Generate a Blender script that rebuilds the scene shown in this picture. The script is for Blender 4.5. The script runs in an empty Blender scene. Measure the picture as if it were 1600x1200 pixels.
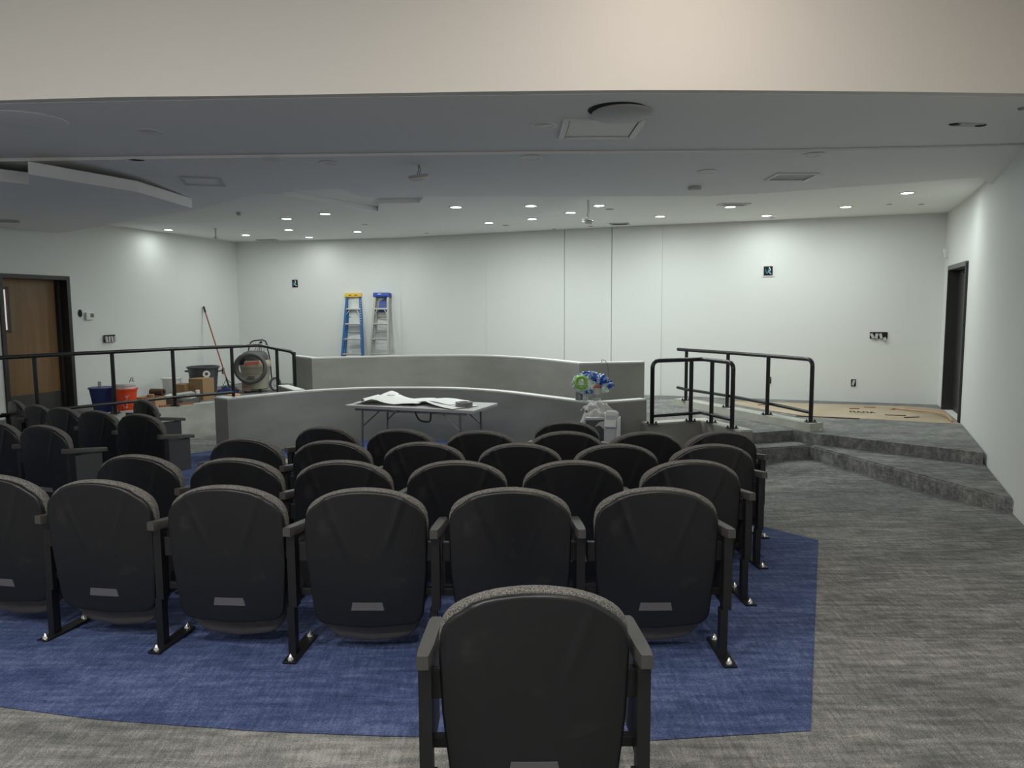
import bpy, bmesh, math, random
from mathutils import Vector, Matrix
from mathutils.geometry import tessellate_polygon
random.seed(7)
S = bpy.context.scene
COL = S.collection
R = math.radians

# ------------------------------------------------------------------ camera, world, exposure
cam = bpy.data.objects.new('camera', bpy.data.cameras.new('camera'))
COL.objects.link(cam)
cam.data.sensor_width = 36.0
cam.data.lens = 1180.0 / 1600.0 * 36.0
cam.data.clip_start = 0.05
cam.matrix_world = (Matrix.Translation((0, 0, 1.61)) @ Matrix.Rotation(R(90 - 5.71), 4, 'X')
                    @ Matrix.Rotation(-0.006, 4, 'Z'))
S.camera = cam
w = bpy.data.worlds.new('world'); S.world = w; w.use_nodes = True
w.node_tree.nodes['Background'].inputs[0].default_value = (0.9, 0.95, 1.0, 1)
w.node_tree.nodes['Background'].inputs[1].default_value = 0.02
S.view_settings.view_transform = 'Standard'
S.view_settings.look = 'None'
S.view_settings.gamma = 1.0
S.view_settings.use_curve_mapping = False
S.view_settings.exposure = 0.0
LAMP_FAR = 16.0      # watts of each lit downlight over the dais
LAMP_REAR = 72.0     # watts of each downlight over the back rows
COOL = (0.93, 1.0, 0.97)

# ------------------------------------------------------------------ materials
def mat(name, col, rough=0.6, metal=0.0, noise=None, bump=None, emit=None, spec=None, coat=0.0, alpha=None):
    m = bpy.data.materials.new(name); m.use_nodes = True
    nt = m.node_tree; b = nt.nodes['Principled BSDF']
    b.inputs['Base Color'].default_value = (*col, 1)
    b.inputs['Roughness'].default_value = rough
    b.inputs['Metallic'].default_value = metal
    if spec is not None: b.inputs['Specular IOR Level'].default_value = spec
    if coat: b.inputs['Coat Weight'].default_value = coat; b.inputs['Coat Roughness'].default_value = 0.25
    if alpha is not None: b.inputs['Alpha'].default_value = alpha
    tc = nt.nodes.new('ShaderNodeTexCoord')
    if noise:   # (second colour, scale xyz, detail, low, high)
        col2, sc, det, lo, hi = noise
        mp = nt.nodes.new('ShaderNodeMapping'); mp.inputs['Scale'].default_value = sc
        nz = nt.nodes.new('ShaderNodeTexNoise'); nz.inputs['Scale'].default_value = 1.0; nz.inputs['Detail'].default_value = det
        rp = nt.nodes.new('ShaderNodeValToRGB')
        rp.color_ramp.elements[0].position = lo; rp.color_ramp.elements[1].position = hi
        rp.color_ramp.elements[0].color = (*col, 1); rp.color_ramp.elements[1].color = (*col2, 1)
        nt.links.new(tc.outputs['Object'], mp.inputs[0]); nt.links.new(mp.outputs[0], nz.inputs['Vector'])
        nt.links.new(nz.outputs['Fac'], rp.inputs[0]); nt.links.new(rp.outputs[0], b.inputs['Base Color'])
    if bump:    # (scale, strength, distance)
        nz = nt.nodes.new('ShaderNodeTexNoise'); nz.inputs['Scale'].default_value = bump[0]; nz.inputs['Detail'].default_value = 4
        bp = nt.nodes.new('ShaderNodeBump'); bp.inputs['Strength'].default_value = bump[1]; bp.inputs['Distance'].default_value = bump[2]
        nt.links.new(tc.outputs['Object'], nz.inputs['Vector']); nt.links.new(nz.outputs['Fac'], bp.inputs['Height'])
        nt.links.new(bp.outputs[0], b.inputs['Normal'])
    if emit:
        b.inputs['Emission Color'].default_value = (*emit[0], 1); b.inputs['Emission Strength'].default_value = emit[1]
    return m

def carpet(name, dark, mid, lite):
    """woven carpet tile: fine speckle, short dashes in two directions and broad worn patches"""
    m = bpy.data.materials.new(name); m.use_nodes = True
    nt = m.node_tree; b = nt.nodes['Principled BSDF']; b.inputs['Roughness'].default_value = 0.95
    b.inputs['Specular IOR Level'].default_value = 0.15
    tc = nt.nodes.new('ShaderNodeTexCoord')
    def nz(sc, det=3):
        mp = nt.nodes.new('ShaderNodeMapping'); mp.inputs['Scale'].default_value = sc
        n = nt.nodes.new('ShaderNodeTexNoise'); n.inputs['Scale'].default_value = 1; n.inputs['Detail'].default_value = det
        nt.links.new(tc.outputs['Object'], mp.inputs[0]); nt.links.new(mp.outputs[0], n.inputs['Vector'])
        return n.outputs['Fac']
    def mth(op, a, bb):
        n = nt.nodes.new('ShaderNodeMath'); n.operation = op
        for i, v in enumerate((a, bb)):
            if isinstance(v, (int, float)): n.inputs[i].default_value = v
            else: nt.links.new(v, n.inputs[i])
        return n.outputs[0]
    dash = nz((5, 26, 11), 5); cross = nz((60, 9, 45), 3); patch = nz((0.9, 2.6, 1), 3); fine = nz((170, 170, 170), 2)
    v = mth('ADD', mth('MULTIPLY', dash, 0.28), mth('MULTIPLY', cross, 0.18))
    v = mth('ADD', v, mth('MULTIPLY', patch, 0.20)); v = mth('ADD', v, mth('MULTIPLY', fine, 0.34))
    rp = nt.nodes.new('ShaderNodeValToRGB'); e = rp.color_ramp.elements
    e[0].position = 0.40; e[1].position = 0.61; e[0].color = (*dark, 1); e[1].color = (*lite, 1)
    k = e.new(0.5); k.color = (*mid, 1)
    nt.links.new(v, rp.inputs[0]); nt.links.new(rp.outputs[0], b.inputs['Base Color'])
    bp = nt.nodes.new('ShaderNodeBump'); bp.inputs['Strength'].default_value = 0.5; bp.inputs['Distance'].default_value = 0.004
    nt.links.new(fine, bp.inputs['Height']); nt.links.new(bp.outputs[0], b.inputs['Normal'])
    return m

M = {}
M['wall'] = mat('white_wall_paint', (0.71, 0.725, 0.70), 0.7, bump=(60, 0.05, 0.002))
M['ceil'] = mat('white_ceiling_paint', (0.88, 0.885, 0.86), 0.8, bump=(50, 0.05, 0.002))
M['soffit'] = mat('soffit_paint', (0.86, 0.86, 0.85), 0.8, bump=(50, 0.08, 0.002))
M['fascia'] = mat('fascia_paint', (0.76, 0.73, 0.69), 0.7)
M['carpet'] = carpet('grey_carpet', (0.085, 0.089, 0.087), (0.18, 0.183, 0.176), (0.36, 0.357, 0.34))
M['blue'] = carpet('blue_carpet', (0.028, 0.042, 0.100), (0.056, 0.080, 0.180), (0.13, 0.165, 0.29))
M['primer'] = mat('skim_coated_wall', (0.23, 0.23, 0.207), 0.75, noise=((0.285, 0.285, 0.262), (1.2, 1.2, 3.0), 4, 0.4, 0.7), bump=(20, 0.1, 0.003))
M['curb'] = mat('curb_plaster', (0.42, 0.42, 0.37), 0.8, noise=((0.52, 0.52, 0.47), (3, 3, 5), 4, 0.4, 0.65))
M['chip'] = mat('fresh_patch_plaster', (0.62, 0.62, 0.58), 0.8)
M['cap'] = mat('wall_cap_lit_top', (0.58, 0.58, 0.55), 0.7)  # paler than the dais walls: light on their top edges put into the colour
M['shell'] = mat('black_shell_plastic', (0.008, 0.0085, 0.010), 0.38, noise=((0.028, 0.028, 0.029), (7, 7, 7), 10, 0.59, 0.80), bump=(400, 0.08, 0.0006))
M['fabric'] = mat('charcoal_tweed', (0.05, 0.049, 0.047), 0.95, noise=((0.20, 0.19, 0.175), (260, 260, 260), 1, 0.40, 0.62), bump=(350, 0.5, 0.002))
M['seatp'] = mat('seat_pan_plastic', (0.085, 0.078, 0.076), 0.5)
M['armp'] = mat('armrest_plastic', (0.05, 0.048, 0.045), 0.5, bump=(300, 0.1, 0.0006))
M['steel'] = mat('black_powdercoat', (0.007, 0.0072, 0.0085), 0.42)
M['panel'] = mat('grey_end_panel', (0.055, 0.057, 0.058), 0.6)
M['plate'] = mat('grey_rear_plate', (0.10, 0.098, 0.105), 0.45)  # slightly lighter satin grey than the chair shell
M['chrome'] = mat('chrome', (0.8, 0.8, 0.8), 0.18, 1.0)
M['rail'] = mat('black_rail_paint', (0.012, 0.012, 0.013), 0.3)
M['frame'] = mat('dark_door_frame', (0.022, 0.022, 0.021), 0.45)
M['framel'] = mat('grey_frame_head', (0.12, 0.12, 0.115), 0.5)
M['oak'] = mat('brown_door_veneer', (0.17, 0.095, 0.038), 0.5, noise=((0.23, 0.13, 0.052), (14, 14, 1.0), 5, 0.35, 0.7))
M['kick'] = mat('kick_plate', (0.09, 0.085, 0.078), 0.45, 0.5)
M['liteg'] = mat('bright_corridor_glass', (0.8, 0.75, 0.75), 0.2, emit=((1.0, 0.88, 0.86), 0.55))
M['black'] = mat('black_hole', (0.006, 0.006, 0.006), 0.8)
M['white'] = mat('white_plastic', (0.72, 0.72, 0.70), 0.45)
M['wgrey'] = mat('grey_plastic', (0.30, 0.31, 0.31), 0.5)
M['lgrey'] = mat('light_grey_plastic', (0.48, 0.48, 0.47), 0.5)
M['metal'] = mat('brushed_aluminium', (0.55, 0.55, 0.54), 0.35, 0.8)
M['dmetal'] = mat('dull_steel', (0.22, 0.22, 0.22), 0.4, 0.7)
M['lens'] = mat('lamp_lens', (1, 1, 1), 0.3, emit=((0.97, 1.0, 0.96), 14.0))
M['off'] = mat('unlit_lens', (0.55, 0.55, 0.53), 0.4)
M['bucketb'] = mat('blue_bucket_plastic', (0.022, 0.038, 0.16), 0.4)
M['bucketo'] = mat('orange_bucket_plastic', (0.80, 0.075, 0.02), 0.4)
M['ladb'] = mat('blue_fibreglass', (0.02, 0.12, 0.33), 0.45)
M['yel'] = mat('yellow_ladder_cap', (0.72, 0.46, 0.05), 0.5)
M['blucap'] = mat('blue_ladder_cap', (0.02, 0.07, 0.36), 0.45)
M['bluplate'] = mat('blue_plate', (0.07, 0.12, 0.36), 0.5)
M['alum'] = mat('ladder_aluminium', (0.46, 0.45, 0.42), 0.45, 0.35)
M['card'] = mat('cardboard', (0.33, 0.21, 0.105), 0.85)
M['cardd'] = mat('cardboard_tape', (0.27, 0.165, 0.08), 0.85)  # darker brown for the tape strip on the boxes
M['kraft'] = mat('kraft_floor_paper', (0.36, 0.29, 0.20), 0.85, noise=((0.45, 0.37, 0.27), (2, 2, 2), 3, 0.35, 0.7))
M['ink'] = mat('dark_ink', (0.10, 0.08, 0.06), 0.8)
M['paper'] = mat('white_paper', (0.78, 0.78, 0.75), 0.7)
M['wood'] = mat('pine_wood', (0.45, 0.27, 0.15), 0.7, noise=((0.55, 0.34, 0.20), (4, 30, 30), 3, 0.35, 0.7))
M['terr'] = mat('rusty_orange_wood', (0.36, 0.14, 0.06), 0.8)
M['brown'] = mat('brown_tape', (0.09, 0.045, 0.03), 0.5)
M['tank'] = mat('beige_vacuum_tank', (0.33, 0.31, 0.25), 0.45)
M['tankd'] = mat('pinkish_tank_panel', (0.30, 0.20, 0.17), 0.5)
M['hose'] = mat('grey_hose', (0.075, 0.075, 0.072), 0.55)
M['red'] = mat('red_plastic', (0.62, 0.13, 0.09), 0.5)
M['trash'] = mat('dark_grey_bin_plastic', (0.06, 0.06, 0.072), 0.5)
M['bluec'] = mat('navy_cloth', (0.02, 0.035, 0.12), 0.9)
M['pole'] = mat('brown_pole', (0.28, 0.08, 0.03), 0.5)
M['tabletop'] = mat('grey_table_plastic', (0.42, 0.42, 0.41), 0.5)
M['strap'] = mat('black_strap', (0.02, 0.02, 0.02), 0.8)
M['green'] = mat('lime_green_film', (0.25, 0.55, 0.03), 0.3)
M['bagblue'] = mat('blue_printed_film', (0.025, 0.10, 0.42), 0.25, noise=((0.55, 0.68, 0.75), (14, 14, 14), 3, 0.50, 0.60), bump=(18, 0.6, 0.02))
M['bagclear'] = mat('pale_green_film', (0.45, 0.60, 0.50), 0.25, noise=((0.75, 0.85, 0.78), (20, 20, 20), 3, 0.4, 0.6), bump=(25, 0.6, 0.02))
M['cloth'] = mat('grey_rag', (0.48, 0.47, 0.45), 0.9, bump=(14, 0.5, 0.02))
M['glass'] = mat('clear_bottle', (0.35, 0.42, 0.40), 0.12, spec=0.6)
M['screen'] = mat('thermostat_screen', (0.14, 0.15, 0.11), 0.3)
M['wireb'] = mat('blue_wire', (0.03, 0.22, 0.33), 0.5)
M['teal'] = mat('dark_teal_glass', (0.03, 0.08, 0.10), 0.2)

# ------------------------------------------------------------------ helpers
def BM(): return bmesh.new()
def obj(name, bm, m, parent=None, smooth=None, rnd=None):
    me = bpy.data.meshes.new(name)
    bmesh.ops.recalc_face_normals(bm, faces=bm.faces[:])
    if smooth:
        for f in bm.faces: f.smooth = True
    bm.to_mesh(me); bm.free()
    if smooth: me.set_sharp_from_angle(angle=R(smooth))
    me.materials.append(M[m] if isinstance(m, str) else m)
    o = bpy.data.objects.new(name, me); COL.objects.link(o)
    if parent: o.parent = parent
    return o
def tag(o, label=None, cat=None, group=None, kind=None):
    if label: o['label'] = label
    if cat: o['category'] = cat
    if group: o['group'] = group
    if kind: o['kind'] = kind
    return o
def thing(name, loc, rz=0, label=None, cat=None, group=None, kind=None):
    o = bpy.data.objects.new(name, None); COL.objects.link(o)
    o.empty_display_size = 0.05
    o.location = loc; o.rotation_euler = (0, 0, rz)
    return tag(o, label, cat, group, kind)
def struct(name, bm, m, parent=None, smooth=None, label=None):
    o = obj(name, bm, m, parent, smooth)
    if not parent: o['kind'] = 'structure'
    if label: o['label'] = label
    return o
def box(bm, c, s, rot=None, taper=None):
    hx, hy, hz = s[0] / 2, s[1] / 2, s[2] / 2
    tx = ty = 1.0
    if taper: tx, ty = taper
    vs = []
    for z in (-1, 1):
        kx, ky = (tx, ty) if z > 0 else (1, 1)
        for x, y in ((-1, -1), (1, -1), (1, 1), (-1, 1)):
            v = Vector((x * hx * kx, y * hy * ky, z * hz))
            if rot: v = rot @ v
            vs.append(bm.verts.new(v + Vector(c)))
    for f in ((0, 3, 2, 1), (4, 5, 6, 7), (0, 1, 5, 4), (1, 2, 6, 5), (2, 3, 7, 6), (3, 0, 4, 7)):
        bm.faces.new([vs[i] for i in f])
    return vs
def bbox_(bm, c, s, b=0.005, rot=None):
    """box with bevelled edges"""
    t = bmesh.new(); box(t, (0, 0, 0), s)
    bmesh.ops.bevel(t, geom=t.edges[:], offset=b, segments=2, profile=0.6, affect='EDGES')
    mp = {}
    for v in t.verts:
        p = v.co.copy()
        if rot: p = rot @ p
        mp[v.index if False else v] = bm.verts.new(p + Vector(c))
    for f in t.faces: bm.faces.new([mp[v] for v in f.verts])
    t.free()
def prism(bm, pts, z0, z1):
    lo = [bm.verts.new((x, y, z0)) for x, y in pts]; hi = [bm.verts.new((x, y, z1)) for x, y in pts]
    n = len(pts)
    if n <= 4: bm.faces.new(lo[::-1]); bm.faces.new(hi)
    else:
        for t in tessellate_polygon([[Vector((x, y, 0)) for x, y in pts]]):
            bm.faces.new([lo[i] for i in t]); bm.faces.new([hi[i] for i in t])
    for i in range(n): bm.faces.new((lo[i], lo[(i + 1) % n], hi[(i + 1) % n], hi[i]))
def strip(bm, A, B, z0, z1):
    """wall-like solid between the polylines A and B, built from quads"""
    g = [[bm.verts.new((p[0], p[1], z)) for p in P] for P in (A, B) for z in (z0, z1)]
    a0, a1, b0, b1 = g
    for i in range(len(A) - 1):
        for u, v in ((a0, a1), (b1, b0), (a1, b1), (b0, a0)): bm.faces.new((u[i], u[i + 1], v[i + 1], v[i]))
    for i in (0, -1): bm.faces.new((a0[i], a1[i], b1[i], b0[i]))
def tube(bm, pts, r, seg=10, closed=False, caps=True):
    pts = [Vector(p) for p in pts]; n = len(pts); rings = []
    prev = None
    for i, p in enumerate(pts):
        if closed: d = pts[(i + 1) % n] - pts[i - 1]
        else: d = pts[min(i + 1, n - 1)] - pts[max(i - 1, 0)]
        d.normalize()
        if prev is None:
            a = Vector((0, 0, 1)) if abs(d.z) < 0.9 else Vector((1, 0, 0))
            u = d.cross(a).normalized()
        else:
            u = (prev - d * prev.dot(d)).normalized()
        prev = u; v = d.cross(u)
        rr = r[i] if isinstance(r, (list, tuple)) else r
        rings.append([bm.verts.new(p + (u * math.cos(t) + v * math.sin(t)) * rr)
                      for t in [2 * math.pi * k / seg for k in range(seg)]])
    m = n if closed else n - 1
    for i in range(m):
        a, b = rings[i], rings[(i + 1) % n]
        for k in range(seg): bm.faces.new((a[k], a[(k + 1) % seg], b[(k + 1) % seg], b[k]))
    if caps and not closed:
        bm.faces.new(rings[0][::-1]); bm.faces.new(rings[-1])
def lathe(bm, prof, c=(0, 0, 0), seg=24, sx=1, sy=1, rot=None):
    rings = []
    for r, z in prof:
        ring = []
        for k in range(seg):
            t = 2 * math.pi * k / seg
            v = Vector((math.cos(t) * r * sx, math.sin(t) * r * sy, z))
            if rot: v = rot @ v
            ring.append(bm.verts.new(v + Vector(c)))
        rings.append(ring)
    for a, b in zip(rings, rings[1:]):
        for k in range(seg): bm.faces.new((a[k], a[(k + 1) % seg], b[(k + 1) % seg], b[k]))
    if prof[0][0] > 1e-4: bm.faces.new(rings[0][::-1])
    if prof[-1][0] > 1e-4: bm.faces.new(rings[-1])
    bmesh.ops.remove_doubles(bm, verts=[v for r in rings for v in r], dist=1e-5)
def catmull(pts, n=8):
    out = []; P = [Vector(p) for p in pts]
    P = [P[0] * 2 - P[1]] + P + [P[-1] * 2 - P[-2]]
    for i in range(1, len(P) - 2):
        for k in range(n):
            t = k / n; a, b, c, d = P[i - 1], P[i], P[i + 1], P[i + 2]
            out.append(0.5 * ((2 * b) + (c - a) * t + (2 * a - 5 * b + 4 * c - d) * t * t + (3 * b - a - 3 * c + d) * t ** 3))
    out.append(P[-2]); return out
def copy_thing(root, loc, rz, label, group):
    r = root.copy(); COL.objects.link(r); r.location = loc; r.rotation_euler = (0, 0, rz)
    r['label'] = label
    if group: r['group'] = group
    for ch in list(root.children):
        c = ch.copy(); COL.objects.link(c); c.parent = r
        for g in list(ch.children):
            d = g.copy(); COL.objects.link(d); d.parent = c
    return r
ORD = ['first', 'second', 'third', 'fourth', 'fifth', 'sixth', 'seventh', 'eighth', 'ninth', 'tenth', 'eleventh',
       'twelfth', 'thirteenth', 'fourteenth', 'fifteenth', 'sixteenth', 'seventeenth', 'eighteenth']

# ------------------------------------------------------------------ room lines (metres; camera at the origin looking along +Y)
R_WALL = [(2.35, -4.5), (2.53, 2.5), (4.26, 6.29), (5.75, 9.55), (6.53, 11.5)]
B_WALL = [(6.53, 11.5), (2.6, 12.95), (-2.2, 15.0), (-5.65, 15.7)]
L_WALL = [(-5.65, 15.7), (-7.09, 10.65), (-9.0, 4.0), (-9.0, -4.5)]
PLAT = 0.10
def interp(tab, y):
    tab = sorted(tab, key=lambda p: p[1])
    if y <= tab[0][1]: return tab[0][0]
    for a, b in zip(tab, tab[1:]):
        if y <= b[1]: return a[0] + (b[0] - a[0]) * (y - a[1]) / (b[1] - a[1])
    return tab[-1][0]
def zf(x, y):
    k = min(1, max(0, (x - 1.9) / 1.5)); k = k * k * (3 - 2 * k)
    lo = -0.31 + 0.12 * k
    d = -0.055 * max(0, y - 3.5)
    return max(d, lo)

# floor
bm = BM()
ys = [-4.5 + 0.25 * i for i in range(81)]
grid = []
for y in ys:
    xl = interp(L_WALL, y) - 0.05; xr = interp(R_WALL, y) + 0.05
    if y > 11.5: xr = 6.5
    grid.append([bm.verts.new((xl + (xr - xl) * i / 60, y, zf(xl + (xr - xl) * i / 60, y))) for i in range(61)])
for a, b in zip(grid, grid[1:]):
    for i in range(60): bm.faces.new((a[i], a[i + 1], b[i + 1], b[i]))
struct('floor', bm, 'carpet')

# blue carpet field, laid 4 mm proud of the grey one
bm = BM()
near = [(-8.9, 5.6), (-5.5, 4.2), (-3.6, 3.35), (-2.1, 2.94), (-1.65, 2.84), (-0.99, 2.75), (-0.49, 2.71), (0.49, 2.67), (1.13, 2.73)]
pts = near + [(2.25, 5.42), (1.93, 5.97), (1.75, 8.6), (1.6, 9.6), (-0.2, 11.2), (-3.0, 11.2), (-4.6, 9.8), (-6.2, 8.8), (-7.4, 8.6)]
f = bm.faces.new([bm.verts.new((x, y, 0)) for x, y in pts])
for k in range(-18, 5):
    bmesh.ops.bisect_plane(bm, geom=bm.verts[:] + bm.edges[:] + bm.faces[:], plane_co=(k * 0.5, 0, 0), plane_no=(1, 0, 0))
for k in range(10, 46):
    bmesh.ops.bisect_plane(bm, geom=bm.verts[:] + bm.edges[:] + bm.faces[:], plane_co=(0, k * 0.25, 0), plane_no=(0, 1, 0))
for v in bm.verts: v.co.z = zf(v.co.x, v.co.y) + 0.004
struct('floor', bm, 'blue', label='large blue woven carpet field under the seating rows')

# walls ------------------------------------------------------------------
def wallseg(bm, P, Q, z0, z1, th=0.15):
    d = Vector((Q[0] - P[0], Q[1] - P[1])).normalized(); n = Vector((d.y, -d.x)) * th
    prism(bm, [P, Q, (Q[0] + n.x, Q[1] + n.y), (P[0] + n.x, P[1] + n.y)], z0, z1)
def lerp(P, Q, t): return (P[0] + (Q[0] - P[0]) * t, P[1] + (Q[1] - P[1]) * t)
ZB = -0.45
# right wall, going away from the camera is anticlockwise, so the outside lies on its right
bm = BM()
for P, Q in zip(R_WALL[:3], R_WALL[1:4]): wallseg(bm, P, Q, ZB, 4.4)
D0 = (5.80, 9.675); D1 = (6.33, 11.0)
wallseg(bm, R_WALL[3], D0, ZB, 3.3); wallseg(bm, D1, R_WALL[4], ZB, 3.3); wallseg(bm, D0, D1, 2.18, 3.3); wallseg(bm, D0, D1, ZB, PLAT)
wr = struct('wall_right', bm, 'wall')
# back wall with the folding panels in its middle
bm = BM()
wallseg(bm, B_WALL[0], B_WALL[1], ZB, 3.3); wallseg(bm, B_WALL[1], B_WALL[2], ZB, 3.3, 0.15); wallseg(bm, B_WALL[2], B_WALL[3], ZB, 3.3)
wb = struct('wall_back', bm, 'wall')
edges = [(2.565, 12.965), (1.763, 13.307), (0.963, 13.649), (-0.463, 14.258), (-2.155, 14.981)]
for i, (a, b) in enumerate(zip(edges, edges[1:])):
    g = [0.003, 0.012, 0.008, 0.002][i]
    d = (Vector(b) - Vector(a)).normalized(); n = Vector((-d.y, d.x)) * [0.022, 0.03, 0.03, 0.02][i]
    p = Vector(a) + d * g; q = Vector(b) - d * 0.003
    bm = BM(); prism(bm, [tuple(p), tuple(q), tuple(q + n), tuple(p + n)], PLAT, 2.998)
    obj('panel', bm, 'wall', wb)
# left wall with its door opening
bm = BM()
E0 = (-6.80, 11.68); E1 = (-7.12, 10.56)
def onL(t): return lerp((-5.65, 15.7), (-7.09, 10.65), t)
wallseg(bm, L_WALL[0], E0, ZB, 3.3); wallseg(bm, E0, E1, 2.10, 3.3); wallseg(bm, E0, E1, ZB, 0.08)
wallseg(bm, E1, L_WALL[2], ZB, 4.4); wallseg(bm, L_WALL[2], L_WALL[3], ZB, 4.4)
struct('wall_left', bm, 'wall')
bm = BM(); wallseg(bm, L_WALL[3], R_WALL[0], ZB, 4.4)
struct('wall_rear', bm, 'wall')

# ceilings ---------------------------------------------------------------
def zsof(y): return 2.975 - 0.0425 * (y - 6.8)      # the soffit sinks gently towards the dais
def slab(name, pts, z, m, th=0.12):
    bm = BM(); prism(bm, pts, z, z + th); pass; return struct(name, bm, m)
slab('ceiling', [(-8.45, 6.8), (4.75, 6.8), (5.9, 9.55), (6.7, 11.6), (2.7, 13.2), (-2.2, 15.2), (-5.9, 15.9), (-7.3, 10.65)], 3.0, 'ceil', 0.3)
slab('ceiling_soffit', [(-9, 5.82), (-3.38, 5.23), (-1.65, 5.15), (-0.4, 5.11), (0.83, 5.08), (2.1, 5.13), (3.45, 5.22), (3.95, 5.28), (4.75, 7.1), (4.0, 6.98), (0, 7.1), (-3.5, 7.15), (-9.2, 7.4)], 2.9975, 'soffit', 0.30)
sof = slab('ceiling_soffit', [(-9.1, 7.2), (-2.9, 6.96), (0.0, 6.86), (2.3, 6.86), (3.4, 6.78), (4.6, 6.66), (5.35, 8.5), (4.83, 7.95), (4.11, 8.25), (2.91, 8.72),
      (2.23, 8.88), (0.75, 8.84), (-0.72, 8.80), (-1.31, 8.84), (-1.71, 8.82), (-1.85, 8.3), (-2.86, 8.63), (-4.01, 9.66), (-6.0, 10.8), (-7.4, 10.4)], 2.89, 'soffit', 0.105)
for v in sof.data.vertices:
    if v.co.z < 2.95: v.co.z = zsof(v.co.y)
slab('ceiling_soffit', [(-9.0, 4.6), (-4.62, 6.94), (-4.46, 7.14), (-4.13, 6.62), (-3.70, 7.63), (-3.66, 8.83), (-5.04, 10.1), (-6.61, 11.4), (-7.2, 11.6), (-7.3, 10.65), (-9.2, 4.3)], 2.78, 'soffit', 0.108)
arc = [tuple(v) for v in catmull([(0.86, 8.9), (0.84, 9.6), (0.54, 10.59), (0.01, 11.37), (-0.57, 11.76), (-1.38, 11.98), (-2.06, 11.85), (-2.85, 11.47), (-3.82, 11.5), (-5.13, 11.86), (-6.0, 11.9)], 5)]
slab('ceiling_soffit', [(-6.9, 11.2), (-5.6, 10.4), (-4.4, 9.6), (-3.1, 8.7), (-2.64, 8.98), (-1.81, 10.48), (-1.68, 9.72), (-1.15, 9.69), (-0.95, 8.75)] + arc, 2.94, 'ceil', 0.058)
# fascia (bulkhead face) between the low soffit and the high rear ceiling
fp = catmull([(-9, 5.72), (-3.38, 5.16), (-1.65, 5.08), (0.83, 5.01), (3.39, 5.14), (3.95, 5.22)], 8)
bm = BM(); strip(bm, fp, [(v.x, v.y + 0.12) for v in fp], 3.0, 4.35)
struct('trim_1', bm, 'fascia', label='curved white bulkhead above the soffit')
slab('ceiling_rear', [(-9.15, -4.6), (2.5, -4.6), (2.7, 2.5), (4.05, 5.3), (-9.15, 5.9)], 4.3, 'ceil', 0.2)

# platform, steps, curbs, dais walls ---------------------------------------
bm = BM()
prism(bm, [(2.55, 9.02), (2.95, 9.02), (3.45, 9.19), (3.62, 8.95), (3.72, 8.84), (4.86, 7.68), (5.75, 9.55), (6.53, 11.5), (2.6, 12.95), (-2.2, 15.0),
           (-5.65, 15.7), (-7.09, 10.65), (-7.6, 8.5), (-6.6, 8.5), (-6.36, 9.1), (-5.97, 9.88), (-5.57, 10.44), (-5.03, 11.10), (-4.65, 11.64), (-4.03, 12.16), (-3.2, 11.4), (-2.9, 10.8),
           (-2.22, 11.1), (-1.5, 11.15), (-0.83, 11.05), (-0.1, 10.6), (0.6, 9.8), (1.0, 9.35), (1.7, 9.6), (2.36, 9.4)], -0.45, PLAT)
pass
struct('platform_floor', bm, 'carpet', label='raised grey carpeted platform around the dais')
def step(name, pts, z0, z1, label):
    bm = BM(); prism(bm, pts, z0, z1)
    es = [e for e in bm.edges if all(abs(v.co.z - z1) < 1e-5 for v in e.verts)]
    bmesh.ops.bevel(bm, geom=es, offset=0.018, segments=3, affect='EDGES')
    struct(name, bm, 'carpet', smooth=40, label=label)
step('step', [(2.55, 8.58), (2.85, 8.68), (3.53, 8.87), (3.52, 9.25), (2.55, 9.1)], -0.45, -0.03, 'short grey carpeted step between the two curbs')
step('step', [(3.53, 8.86), (4.26, 6.27), (4.98, 7.85), (3.74, 9.0)], -0.45, -0.03, 'long slanting grey carpeted step beside the right wall')

def wallpath(bm, path, th, z0, z1, side=1):
    P = [Vector((p[0], p[1])) for p in path]; n = len(P); off = []
    for i in range(n):
        d1 = (P[min(i + 1, n - 1)] - P[min(i, n - 2)]).normalized(); d0 = (P[max(i, 1)] - P[max(i, 1) - 1]).normalized()
        d = (d0 + d1).normalized(); k = 1 / max(0.5, d.dot(d0))
        off.append(P[i] + Vector((-d.y, d.x)) * th * side * k)
    strip(bm, P, off, z0, z1)
def capped(name, path, th, z0, z1, m, capm, label, ch=0.02):
    bm = BM(); wallpath(bm, path, th, z0, z1 - ch)
    o = struct(name, bm, m, smooth=30, label=label)
    bm = BM(); wallpath(bm, path, th, z1 - ch, z1)
    obj('cap', bm, capm, o, 30)
    return o
low = [(-3.76, 9.72)] + [tuple(v) for v in catmull([(-3.62, 9.82), (-2.9, 10.58), (-2.22, 10.93), (-1.5, 10.97), (-0.83, 10.85), (-0.18, 10.42), (0.49, 9.66), (0.97, 9.1), (1.15, 9.14), (1.69, 9.42)], 6)]
dl = capped('dais_wall', low[1:], 0.14, -0.4, 0.47, 'primer', 'cap', 'lower curved grey unpainted dais wall behind the folding table')
bm = BM(); prism(bm, [(-3.70, 9.74), (-3.61, 9.825), (-3.72, 9.98), (-3.86, 10.04), (-3.94, 9.93)], -0.4, 0.45); obj('end_block', bm, 'primer', dl)
bm = BM(); prism(bm, [(-3.70, 9.74), (-3.61, 9.825), (-3.72, 9.98), (-3.86, 10.04), (-3.94, 9.93)], 0.45, 0.47); obj('cap', bm, 'cap', dl)
up = [(-3.68, 12.62)] + [tuple(v) for v in catmull([(-3.18, 11.98), (-2.49, 12.24), (-1.48, 12.48), (-0.52, 12.38), (0.3, 11.62), (0.94, 10.5)], 6)] + [(1.88, 10.68)]
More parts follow.
